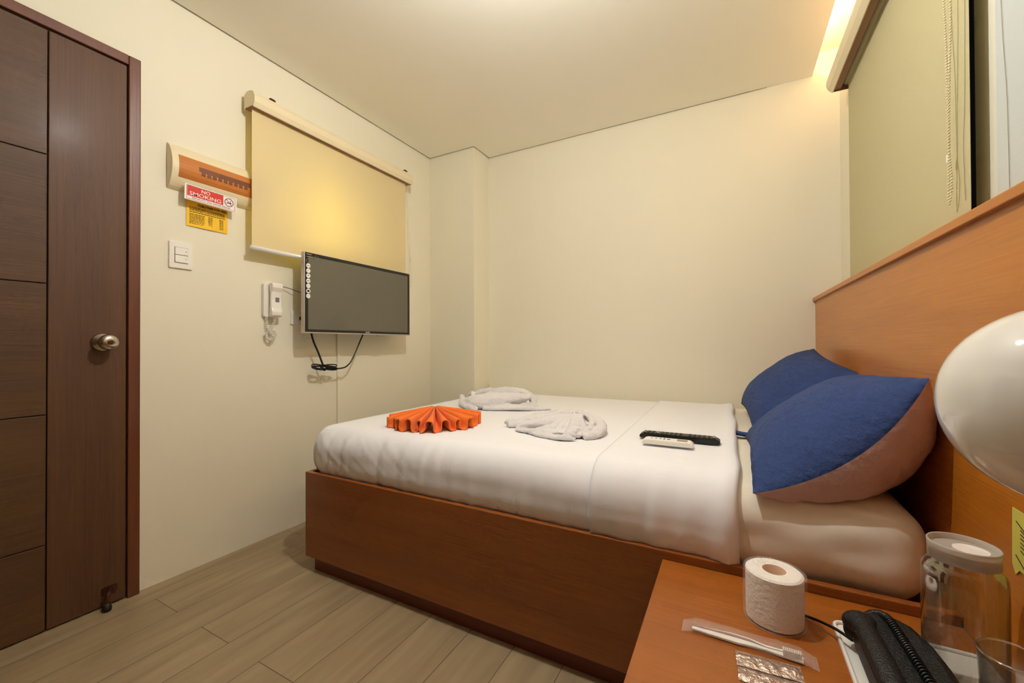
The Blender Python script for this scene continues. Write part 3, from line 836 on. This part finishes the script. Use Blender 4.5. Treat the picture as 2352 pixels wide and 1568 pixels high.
def creases(o, ang, amp, f1, f2, seed):
    c_, s_ = math.cos(ang), math.sin(ang); nr = [v.normal.copy() for v in o.data.vertices]
    for v, n_ in zip(o.data.vertices, nr):
        p = v.co; al = p.x * c_ + p.y * s_; pe = -p.x * s_ + p.y * c_
        w_ = noise.noise(Vector((al * 6, pe * 6, seed))) * .6
        q = 1 - 2 * abs(noise.noise(Vector((al * f1, (pe + w_ * .05) * f2, p.z * f2 + seed))))
        d_ = amp * (q - .35) + amp * .5 * noise.noise(Vector((p.x * 160, p.y * 160, p.z * 160)))
        v.co = p + n_ * d_ * (1 if p.z > ZM + .006 else .15)

def roll(bm, pts, r, flat=.8, seg=14, n=8):
    P = smoothpts(pts, n); m_ = len(P)
    if isinstance(r, (list, tuple)):
        R = []
        for i in range(m_):
            s = i / (m_ - 1) * (len(r) - 1); j = min(int(s), len(r) - 2); R.append(r[j] + (r[j + 1] - r[j]) * (s - j))
    else: R = [r] * m_
    R = [v * (1 + .12 * noise.noise(P[i] * 30)) for i, v in enumerate(R)]
    tube(bm, P, R, seg, flat=flat)
Z0 = ZM + .003
# towel A: loosely folded bundle with a long tail, near the back corner
bm = bmesh.new()
roll(bm, [(-1.35, 1.99, Z0 + .020), (-1.30, 1.93, Z0 + .030), (-1.22, 1.90, Z0 + .040), (-1.12, 1.94, Z0 + .050), (-1.03, 2.01, Z0 + .058), (-.99, 2.06, Z0 + .060)], [.016, .036, .046, .044, .034, .016], .85)
roll(bm, [(-1.30, 2.02, Z0 + .035), (-1.20, 1.98, Z0 + .055), (-1.10, 2.00, Z0 + .068), (-1.02, 2.05, Z0 + .070)], [.024, .034, .030, .014], .7)
roll(bm, [(-1.38, 2.06, Z0 + .045), (-1.30, 2.07, Z0 + .072), (-1.20, 2.06, Z0 + .084), (-1.10, 2.08, Z0 + .086), (-1.02, 2.10, Z0 + .072), (-.98, 2.09, Z0 + .045), (-.97, 2.05, Z0 + .022)], [.012, .024, .026, .026, .024, .022, .012], .8)
roll(bm, [(-1.43, 2.03, Z0 + .050), (-1.39, 1.99, Z0 + .034), (-1.34, 1.93, Z0 + .022), (-1.27, 1.87, Z0 + .016), (-1.20, 1.84, Z0 + .012)], [.008, .022, .026, .022, .012], .7)
roll(bm, [(-1.18, 1.88, Z0 + .014), (-1.08, 1.92, Z0 + .018), (-.98, 1.96, Z0 + .018), (-.92, 2.0, Z0 + .010), (-.86, 2.05, Z0 + .005)], [.018, .026, .024, .014, .004], .6)
roll(bm, [(-1.08, 1.98, Z0 + .022), (-.99, 2.03, Z0 + .020), (-.94, 2.06, Z0 + .012)], [.020, .022, .010], .7)
roll(bm, [(-1.36, 2.02, Z0 + .060), (-1.32, 1.99, Z0 + .074), (-1.30, 1.96, Z0 + .060)], [.010, .016, .010], .8)
roll(bm, [(-1.34, 2.00, Z0 + .030), (-1.24, 2.01, Z0 + .040), (-1.06, 2.05, Z0 + .040)], [.03, .062, .05], .6)
o = obj('towel', bm, M_terry); voxel(o, .0036, 3); creases(o, math.radians(33), .0055, 5, 26, 3.0)
tag(o, 'white towel folded in a loose bundle, farther back beside the orange towel', 'towel', 'towels on the bed')
# towel B: rolls fanning left from a twisted knot, tail sweeping round the right side
bm = bmesh.new()
roll(bm, [(-.848, 1.542, Z0 + .016), (-.84, 1.55, Z0 + .018), (-.78, 1.60, Z0 + .024), (-.70, 1.66, Z0 + .032), (-.62, 1.71, Z0 + .036)], [.009, .018, .020, .022, .014], .9)
roll(bm, [(-.838, 1.532, Z0 + .012), (-.80, 1.56, Z0 + .014), (-.72, 1.62, Z0 + .016)], [.010, .014, .012], .9)
roll(bm, [(-.84, 1.62, Z0 + .018), (-.78, 1.69, Z0 + .030), (-.70, 1.74, Z0 + .040), (-.62, 1.735, Z0 + .044)], [.006, .017, .020, .012], .8)
roll(bm, [(-.82, 1.74, Z0 + .012), (-.74, 1.82, Z0 + .026), (-.66, 1.83, Z0 + .034), (-.58, 1.79, Z0 + .03)], [.005, .014, .015, .008], .8)
roll(bm, [(-.78, 1.50, Z0 + .012), (-.74, 1.51, Z0 + .022), (-.68, 1.54, Z0 + .034), (-.62, 1.59, Z0 + .042), (-.57, 1.66, Z0 + .042)], [.010, .024, .030, .028, .014], .7)
roll(bm, [(-.775, 1.485, Z0 + .008), (-.70, 1.468, Z0 + .012), (-.62, 1.462, Z0 + .016), (-.55, 1.475, Z0 + .018)], [.008, .018, .024, .018], .55)
roll(bm, [(-.70, 1.46, Z0 + .006), (-.64, 1.435, Z0 + .008), (-.58, 1.425, Z0 + .010), (-.52, 1.44, Z0 + .010)], [.006, .012, .014, .010], .7)
roll(bm, [(-.62, 1.74, Z0 + .040), (-.56, 1.73, Z0 + .040), (-.49, 1.67, Z0 + .034), (-.452, 1.59, Z0 + .024), (-.452, 1.51, Z0 + .016), (-.48, 1.46, Z0 + .012)], [.010, .018, .022, .022, .020, .012], .9)
roll(bm, [(-.62, 1.66, Z0 + .044), (-.57, 1.60, Z0 + .044), (-.535, 1.53, Z0 + .034), (-.53, 1.46, Z0 + .020), (-.54, 1.43, Z0 + .012)], [.012, .022, .028, .024, .014], .85)
for k_ in range(6):
    a_ = k_ / 5
    roll(bm, [(-.59 + .02 * a_, 1.69 + .01 * a_, Z0 + .050), (-.60 + .06 * a_, 1.62 - .01 * a_, Z0 + .050), (-.62 + .12 * a_, 1.53 - .01 * a_, Z0 + .036 - .004 * a_), (-.63 + .16 * a_, 1.455 + .01 * a_, Z0 + .012)], [.006, .010, .012, .008], .95)
roll(bm, [(-.60, 1.72, Z0 + .056), (-.54, 1.68, Z0 + .054), (-.495, 1.61, Z0 + .044), (-.48, 1.54, Z0 + .032), (-.49, 1.47, Z0 + .018)], [.006, .010, .012, .012, .008], .9)
roll(bm, [(-.50, 1.425, Z0 + .008), (-.54, 1.412, Z0 + .014), (-.575, 1.412, Z0 + .010), (-.60, 1.43, Z0 + .014)], [.006, .012, .010, .008], .8)
roll(bm, [(-.74, 1.55, Z0 + .008), (-.62, 1.56, Z0 + .016), (-.50, 1.56, Z0 + .014)], [.045, .085, .07], .22)
roll(bm, [(-.62, 1.76, Z0 + .044), (-.59, 1.745, Z0 + .060), (-.58, 1.71, Z0 + .058)], [.008, .012, .008], .8)
o = obj('towel', bm, M_terry); voxel(o, .0030, 2); creases(o, math.radians(35), .0035, 7, 40, 9.0)
tag(o, 'white towel twisted into a flattened swirl in the middle of the bed', 'towel', 'towels on the bed')

# ------------------------------------------------------------------ remotes
def remote(name, label, c, ang, L_, W, H, m, build):
    t = thing(name, label, 'remote', c, 'remotes on the turned-down sheet')
    t.rotation_euler = (0, 0, ang)
    bm = bmesh.new()
    n = 20; prof_ = []
    top = []; 
    for i in range(n + 1):
        s = i / n; x = -L_ / 2 + L_ * s
        e_ = min(s, 1 - s) * 2
        top.append((x, H * (.55 + .45 * min(1, e_ * 6) ** .5)))
    pl = [(-L_ / 2, 0)] + top + [(L_ / 2, 0)]
    prism(bm, [(x, z) for x, z in pl], 'y', -W / 2, W / 2)
    o = obj('body', bm, m, t, bevel=.003)
    build(t, L_, W, H)
    return t
def tvr(t, L_, W, H):
    for i in range(16):
        x = -L_ / 2 + .016 + i * (L_ - .034) / 15
        if i in (9,): continue
        for j in (-1, 0, 1):
            bm = bmesh.new(); box(bm, x - .0042, x + .0042, j * .0125 - .0042, j * .0125 + .0042, H - .0005, H + .0016)
            b_ = obj('button', bm, M_white if (i == 3 and j == 0) or (i in (0, 15) and j == 0) else M_black, t, bevel=.0008)
        bm = bmesh.new()
        for j in (-1, 0, 1): box(bm, x - .0018, x + .0018, j * .0125 - .0008, j * .0125 + .0008, H + .0016, H + .0019)
        obj('button_print', bm, M_grey, t)
def acr(t, L_, W, H):
    bm = bmesh.new(); box(bm, L_ / 2 - .050, L_ / 2 - .018, -W / 2 + .010, W / 2 - .010, H - .0003, H + .0006); obj('display', bm, M_grey, t)
    for x, y, w_, h_ in ((-.010, .006, .006, .004), (-.010, -.006, .006, .004), (-.022, .0, .006, .006), (-.036, 0, .006, .006), (-.050, 0, .005, .005), (.004, 0, .010, .010)):
        bm = bmesh.new(); box(bm, x - w_ / 2, x + w_ / 2, y - h_ / 2, y + h_ / 2, H - .0003, H + .0012); obj('button', bm, M_greyink, t, bevel=.0004)
ZS = ZM + .019
remote('remote_control', 'long black television remote with rows of buttons, on the turned-down sheet', (-.165, 1.560, ZS), math.radians(1), .262, .048, .018, M_black, tvr)
remote('remote_control', 'short white air conditioner remote lying against the black remote', (-.190, 1.464, ZS), math.radians(1), .160, .048, .017, M_white, acr)

# ------------------------------------------------------------------ nightstand
NX0, NX1, NY_0, NY_1 = -.163, XH - .001, .55, YBED - .002
t = thing('nightstand', 'cherry veneer nightstand between the bed rail and the camera, holding small toiletries', 'nightstand', (.12, .85, 0))
part('tabletop', B(NX0, NX1, NY_0, NY_1, ZN - .022, ZN), M_cherry_t, t, bevel=.002)
part('cabinet_body', B(NX0 + .012, NX1, NY_0 + .02, NY_1 - .002, .05, ZN - .022), M_cherry_x, t)
part('plinth', B(NX0 + .03, NX1, NY_0 + .05, NY_1 - .002, 0, .05), M_plinth, t)
dr = part('drawer', B(NX0 + .018, NX1 - .006, NY_0 + .004, NY_0 + .02, .22, ZN - .028), M_cherry_x, t, bevel=.002)
bm = bmesh.new(); lathe(bm, [(0, 0), (.006, 0), (.006, -.012), (.013, -.018), (.012, -.026), (0, -.028)], (.12, NY_0 + .004, .30), 20, 'y')
kn = obj('knob', bm, M_steel, dr, smooth=True); 
part('cabinet_door', B(NX0 + .018, NX1 - .006, NY_0 + .004, NY_0 + .02, .06, .214), M_cherry_x, t, bevel=.002)

# toilet roll in film
t = thing('toilet_roll', 'wrapped toilet paper roll standing on the nightstand', 'toilet roll', (.075, 1.0, ZN))
bm = bmesh.new(); lathe(bm, [(.0215, .0), (.047, 0), (.051, .003), (.0515, .05), (.051, .097), (.047, .100), (.0215, .100)], (.075, 1.0, ZN + .002), 56, close=True)
for v in bm.verts:
    p = v.co; r_0 = Vector((p.x - .075, p.y - 1.0, 0)); k_ = 1 + .02 * noise.noise(Vector((p.x * 25, p.y * 25, p.z * 10)))
    if r_0.length > .03: v.co = Vector((.075, 1.0, p.z)) + r_0 * k_
part('paper', bm, M_paper, t, smooth=False)
bm = bmesh.new(); lathe(bm, [(.0200, .0), (.0214, 0), (.0214, .100), (.0200, .100)], (.075, 1.0, ZN + .002), 40, close=True)
part('cardboard_core', bm, M_card, t, smooth=True)
bm = bmesh.new(); prf = [(.022, .100), (.028, .1035), (.046, .104), (.0545, .100), (.0550, .07), (.0558, .03), (.054, .001), (.03, .0005)]
lathe(bm, prf, (.075, 1.0, ZN + .001), 60)
for v in bm.verts:
    p = v.co; r_0 = Vector((p.x - .075, p.y - 1.0, 0)); k_ = 1 + .035 * noise.noise(Vector((p.x * 60, p.y * 60, p.z * 30))) + .02
    if r_0.length > .05: v.co = Vector((.075, 1.0, p.z)) + r_0 * k_
# twisted gather of film
part('film_wrap', bm, M_film, t, smooth=False)
bm = bmesh.new()
rnd = random.Random(9)
for k_ in range(14):
    a = rnd.uniform(1.6, 3.6); r0 = rnd.uniform(.028, .044)
    p0 = Vector((.075 + math.cos(a) * r0, 1.0 + math.sin(a) * r0, ZN + .104)); dd = Vector((rnd.uniform(-1, 1), rnd.uniform(-1, 1), .3)).normalized() * .012
    tube(bm, [p0 - dd, p0 + Vector((0, 0, .003)), p0 + dd], [.0003, .0012, .0003], 5, flat=.5)
part('film_crinkle', bm, M_film, t)

# toothbrush in sleeve: from (-.075,.905) to (.125,.895)
t = thing('toothbrush', 'white toothbrush in a clear sleeve lying on the nightstand in front of the toilet roll', 'toothbrush', (.02, .90, ZN))
bm = bmesh.new()
bx0, bx1, by = -.072, .110, .888
xs_ = [bx0, bx0 + .03, bx0 + .08, bx0 + .105, bx0 + .125, bx0 + .15, bx1]
ws = [.0035, .0055, .0070, .0050, .0032, .0050, .0062]
ys_ = [0, 0, 0, .001, 0, -.001, -.002]
for th_ in (0,):
    L1 = [(x, by + y_ + w_) for x, y_, w_ in zip(xs_, ys_, ws)]; L2 = [(x, by + y_ - w_) for x, y_, w_ in zip(xs_, ys_, ws)][::-1]
    prism(bm, L1 + L2, 'z', ZN + .002, ZN + .0065)
part('handle', bm, M_white_g, t, bevel=.0012)
bm = bmesh.new()
for i in range(9):
    for j in range(3):
        lathe(bm, [(0, 0), (.0011, 0), (.0013, .011), (0, .011)], (bx1 - .030 + i * .0032, by - .0055 + j * .0035, ZN + .0065), 7)
part('bristles', bm, M_signwhite, t)
bm = bmesh.new()   # clear protective sleeve with crimped ends
G = []
for i in range(31):
    s = i / 30; x = bx0 - .018 + (bx1 - bx0 + .040) * s
    e_ = min(1, min(s, 1 - s) * 9)
    G.append([bm.verts.new((x, by + .004 + .019 * math.cos(a) * (1 + .06 * noise.noise(Vector((x * 80, a, 0)))), ZN + .001 + (.001 + .011 * e_) * (1 + math.sin(a)) / 1.3 + .0012 * e_ * noise.noise(Vector((x * 160, a * 3, 1))))) for a in [2 * PI * k_ / 16 for k_ in range(16)]])
for i in range(30):
    for k_ in range(16): bm.faces.new((G[i][k_], G[i][(k_ + 1) % 16], G[i + 1][(k_ + 1) % 16], G[i + 1][k_]))
part('sleeve', bm, M_film, t, smooth=False)
bm = bmesh.new()
pl = [(bx0 + .008, by + .010), (bx0 + .07, by + .019), (bx0 + .10, by + .018), (bx0 + .125, by + .012), (bx0 + .16, by + .013), (bx1, by + .008), (bx1 + .002, by + .003), (bx1 - .004, by + .010 - .004), (bx0 + .16, by + .0085), (bx0 + .125, by + .0075), (bx0 + .10, by + .0155), (bx0 + .07, by + .0165)]
prism(bm, pl, 'z', ZN + .002, ZN + .005)
part('second_handle_edge', bm, M_white_g, t)

def sachet(name, label, cx, cy, ang, w_, h_, seed, zoff):
    bm = bmesh.new(); N1, N2 = 36, 18; G = []; ca, sa = math.cos(ang), math.sin(ang)
    for sgn in (1, -1):
        g_ = []
        for i in range(N1 + 1):
            row = []
            for j in range(N2 + 1):
                u, v = i / N1 * 2 - 1, j / N2 * 2 - 1
                cell = abs(math.sin((u + 1) * 1.5 * PI)); pf = (cell ** .5) * max(0, 1 - abs(v / .84) ** 3) * (1 if abs(u) < .94 else 0)
                z = .0006 + .0022 * pf * (1 if sgn > 0 else .1) + (.0045 * abs(noise.noise(Vector((u * 5 + v * 2 + seed, v * 2.5 - u, 0)))) * max(0, 1 - abs(v / .84) ** 3) if sgn > 0 else -.0004)
                x, y = u * w_ / 2, v * h_ / 2
                row.append(bm.verts.new((cx + x * ca - y * sa, cy + x * sa + y * ca, ZN + zoff + .0006 + z)))
            g_.append(row)
        for i in range(N1):
            for j in range(N2): bm.faces.new((g_[i][j], g_[i + 1][j], g_[i + 1][j + 1], g_[i][j + 1]))
        G.append(g_)
    bmesh.ops.holes_fill(bm, edges=[])
    o = obj(name, bm, M_foil, smooth=True); return o
o = sachet('foil_sachet', '', .054, .848, math.radians(4), .100, .038, 1.0, .0012)
tag(o, 'upper foil sachet strip lying just below the toothbrush on the nightstand', 'sachet', 'foil sachets on the nightstand')
o = sachet('foil_sachet', '', .056, .812, math.radians(2), .098, .038, 7.0, 0)
tag(o, 'lower foil sachet strip cut by the bottom edge of the photo', 'sachet', 'foil sachets on the nightstand')

# tray with telephone, jar and glass ------------------------------------
t = thing('tray', 'white plastic tray on the nightstand under the telephone and jar', 'tray', (.29, .83, ZN))
bm = bmesh.new(); x0, x1, y0, y1 = .176, .396, .60, 1.045
prism(bm, [((x0 + x1) / 2 + a, (y0 + y1) / 2 + b_) for a, b_ in rounded(x1 - x0, y1 - y0, .014)], 'z', ZN + .0005, ZN + .003)
part('tray_base', bm, M_white, t)
bm = bmesh.new(); P = [((x0 + x1) / 2 + a, (y0 + y1) / 2 + b_, ZN + .0055) for a, b_ in rounded(x1 - x0 - .006, y1 - y0 - .006, .014, 8)]
tube(bm, P, .0035, 8, closed=True); part('rim', bm, M_white_g, t, smooth=True)

t = thing('telephone', 'black telephone with coiled cord lying on the white tray', 'telephone', (.225, .87, ZN + .003))
bm = bmesh.new()
zb = ZN + .003
body = [(.192, .70), (.300, .70), (.302, .88), (.298, .935), (.284, .985), (.262, 1.008), (.230, 1.006), (.208, .990), (.194, .965)]
prism(bm, body, 'z', zb, zb + .062)
part('body', bm, M_black_r, t, bevel=.022)
bm = bmesh.new()
hp = [(.205, .975, zb + .048), (.205, .94, zb + .058), (.206, .88, zb + .064), (.207, .80, zb + .064), (.208, .74, zb + .056), (.208, .71, zb + .046)]
P = smoothpts(hp, 8); R = []
for i in range(len(P)):
    s = i / (len(P) - 1); R.append(.017 + .010 * (math.exp(-((s - .08) / .10) ** 2) + math.exp(-((s - .92) / .10) ** 2)))
tube(bm, P, R, 16, flat=.75)
bmesh.ops.create_uvsphere(bm, u_segments=20, v_segments=12, radius=.024, matrix=Matrix.Translation((.205, .968, zb + .034)) @ Matrix.Diagonal((1, .9, .9, 1)))
part('handset', bm, M_black_r, t, smooth=True)
bm = bmesh.new()
tube(bm, coil([(.205, 1.0, zb + .030), (.232, 1.006, zb + .052), (.246, .978, zb + .066), (.250, .92, zb + .068), (.252, .86, zb + .068), (.254, .79, zb + .068), (.254, .72, zb + .068)], .0060, 62, .0015), .0018, 5)
part('coiled_cord', bm, M_black, t, smooth=True)
bm = bmesh.new()
tube(bm, smoothpts([(.192, .955, zb + .022), (.172, .982, zb + .020), (.150, 1.01, zb + .012), (.128, 1.035, zb + .003), (.105, 1.062, zb + .0005), (.075, 1.09, zb + .0005), (.04, 1.125, zb + .0005)]), .0028, 8)
part('line_cord', bm, M_black, t, smooth=True)

# jar --------------------------------------------------------------------
jx, jy, zb = .327, .925, ZN + .0035
t = thing('glass_jar', 'tall clear faceted glass jar with a white-rimmed lid, right end of the nightstand', 'jar', (jx, jy, zb))
def polyl(bm, prof_, c, facets=8, seg=48, close=True):
    rings = []
    for r, h, fz in prof_:
        ring = []
        for k_ in range(seg):
            a = 2 * PI * k_ / seg; 
            m_ = (a % (2 * PI / facets)) - PI / facets
            rf = r * math.cos(PI / facets) / math.cos(m_) * 1.03
            rr = r * (1 - fz) + rf * fz
            ring.append(bm.verts.new((c[0] + rr * math.cos(a), c[1] + rr * math.sin(a), c[2] + h)))
        rings.append(ring)
    pr = list(zip(rings, rings[1:])) + ([(rings[-1], rings[0])] if close else [])
    for A, D in pr:
        for k_ in range(seg): bm.faces.new((A[k_], A[(k_ + 1) % seg], D[(k_ + 1) % seg], D[k_]))
    return rings
bm = bmesh.new()
pr = [(.045, 0, .6), (.049, .004, .6), (.0505, .02, .6), (.0505, .185, .6), (.049, .198, .3), (.043, .206, 0), (.0395, .210, 0), (.0395, .228, 0),
      (.0382, .228, 0), (.0382, .2095, 0), (.0417, .205, 0), (.0477, .197, .3), (.0492, .185, .6), (.0492, .008, .6), (.046, .005, .6)]
rings = polyl(bm, pr, (jx, jy, zb), close=False)
bm.faces.new(rings[0][::-1]); bm.faces.new(rings[-1])
part('jar_body', bm, M_glass, t, smooth=True)
bm = bmesh.new()
lathe(bm, [(.0400, .214), (.0412, .214), (.0418, .236), (.0424, .2395), (.0412, .2410), (.0396, .2400), (.0394, .228)], (jx, jy, zb), 56, close=True)
rim = part('lid_rim', bm, mat('frosted_lid', (244, 238, 228), .35, trans=.6), t, smooth=True)
bm = bmesh.new(); lathe(bm, [(0, .2300), (.0394, .2300), (.0394, .2312), (0, .2312)], (jx, jy, zb), 56)
lid = part('lid_disc', bm, mat('frosted_disc', (222, 214, 204), .3, trans=.5), rim)
bm = bmesh.new(); lathe(bm, [(0, .2313), (.021, .2313), (.021, .2320), (0, .2320)], (jx + .010, jy + .002, zb), 40)
part('lid_white_disc', bm, M_white_g, rim)  # small white disc set off-centre on the lid

# tumbler ------------------------------------------------------------------
gx, gy = .338, .817
t = thing('drinking_glass', 'clear drinking glass in front of the jar at the lower right corner', 'glass', (gx, gy, zb))
bm = bmesh.new()
lathe(bm, [(0, 0), (.027, 0), (.029, .003), (.0352, .130), (.0362, .134), (.0352, .137), (.0335, .133), (.0270, .014), (.024, .011), (0, .011)], (gx, gy, zb), 56)
part('glass_body', bm, M_glass, t, smooth=True)

# globe lamp on the headboard -------------------------------------------
t = thing('globe_lamp', 'unlit white opal globe wall lamp mounted on the headboard', 'lamp', (XH, .60, .91))
bm = bmesh.new(); bmesh.ops.create_uvsphere(bm, u_segments=72, v_segments=40, radius=.100, matrix=Matrix.Translation((.296, .600, .910)))
part('globe', bm, M_opal, t, smooth=True)
bm = bmesh.new(); lathe(bm, [(0, 0), (.052, 0), (.054, -.006), (.050, -.020), (.030, -.026), (0, -.026)], (XH, .600, .910), 40, 'x')
part('wall_base', bm, M_steel, t, smooth=True)

# yellow note on headboard ---------------------------------------------------
t = thing('paper_note', 'yellow paper note stuck on the headboard behind the jar', 'note', (XH, .93, .60))
bm = bmesh.new()
poly = [(.979, .702), (.981, .610), (.972, .595), (.962, .606), (.905, .606), (.890, .600), (.890, .700)]
prism(bm, poly, 'x', XH - .0018, XH - .0008)
part('sheet', bm, M_note, t)
bm = bmesh.new()
tube(bm, [(XH - .002, .968, .683), (XH - .002, .945, .672)], .0009, 5); tube(bm, [(XH - .002, .970, .628), (XH - .002, .945, .612)], .0009, 5)
for i in range(6):
    z = .672 - i * .0065; tube(bm, [(XH - .002, .957, z), (XH - .002, .957 - .012 - .02 * ((i * 37) % 5) / 5, z - .004)], .0009, 5)
part('handwriting', bm, M_ink, t)

# ------------------------------------------------------------------ lights
def light(name, typ, loc, energy, col, **k):
    l = bpy.data.lights.new(name, typ); l.energy = energy; l.color = col
    for a, b_ in k.items(): setattr(l, a, b_)
    o = bpy.data.objects.new(name, l); C.objects.link(o); o.location = loc; return o
light('ceiling_bulb', 'POINT', (-.51, .92, 2.29), 46, (1.0, .995, .97), shadow_soft_size=.012)
a = light('cove_strip', 'AREA', (.30, 1.15, 2.500), 14, (1.0, .69, .46), shape='RECTANGLE', size=.03, size_y=2.9)
a.rotation_euler = (0, math.radians(-90), 0)
a = light('corridor_lamp', 'AREA', (XL - .20, 1.60, 1.68), 7, (1.0, .85, .25), size=.30)
a.rotation_euler = (0, math.radians(-90), 0)
W = bpy.data.worlds.new('night'); S.world = W; W.use_nodes = True
W.node_tree.nodes['Background'].inputs[0].default_value = (.006, .005, .005, 1)

# ------------------------------------------------------------------ camera
yaw, pitch, rl = math.radians(28.08), math.radians(.432), math.radians(-.228)
F = Vector((-math.sin(yaw) * math.cos(pitch), math.cos(yaw) * math.cos(pitch), math.sin(pitch)))
R0 = Vector((math.cos(yaw), math.sin(yaw), 0)); U0 = R0.cross(F)
R1 = R0 * math.cos(rl) + U0 * math.sin(rl); U1 = R1.cross(F)
cam = bpy.data.cameras.new('camera'); cam.sensor_width = 36; cam.lens = 941.96 / 2352 * 36; cam.clip_start = .01
co = bpy.data.objects.new('camera', cam); C.objects.link(co)
m4 = Matrix((R1, U1, -F)).transposed().to_4x4(); m4.translation = Vector((0, 0, .9707)); co.matrix_world = m4
S.camera = co
S.view_settings.view_transform = 'Standard'; S.view_settings.look = 'None'; S.view_settings.gamma = 1; S.view_settings.use_curve_mapping = False
S.view_settings.exposure = 0.07
S.cycles.use_denoising = True
S.cycles.use_adaptive_sampling = True; S.cycles.adaptive_threshold = .07; S.cycles.adaptive_min_samples = 16
S.cycles.max_bounces = 8; S.cycles.diffuse_bounces = 6; S.cycles.glossy_bounces = 3; S.cycles.use_light_tree = False; S.cycles.transmission_bounces = 10; S.cycles.transparent_max_bounces = 12
S.cycles.sample_clamp_indirect = 6
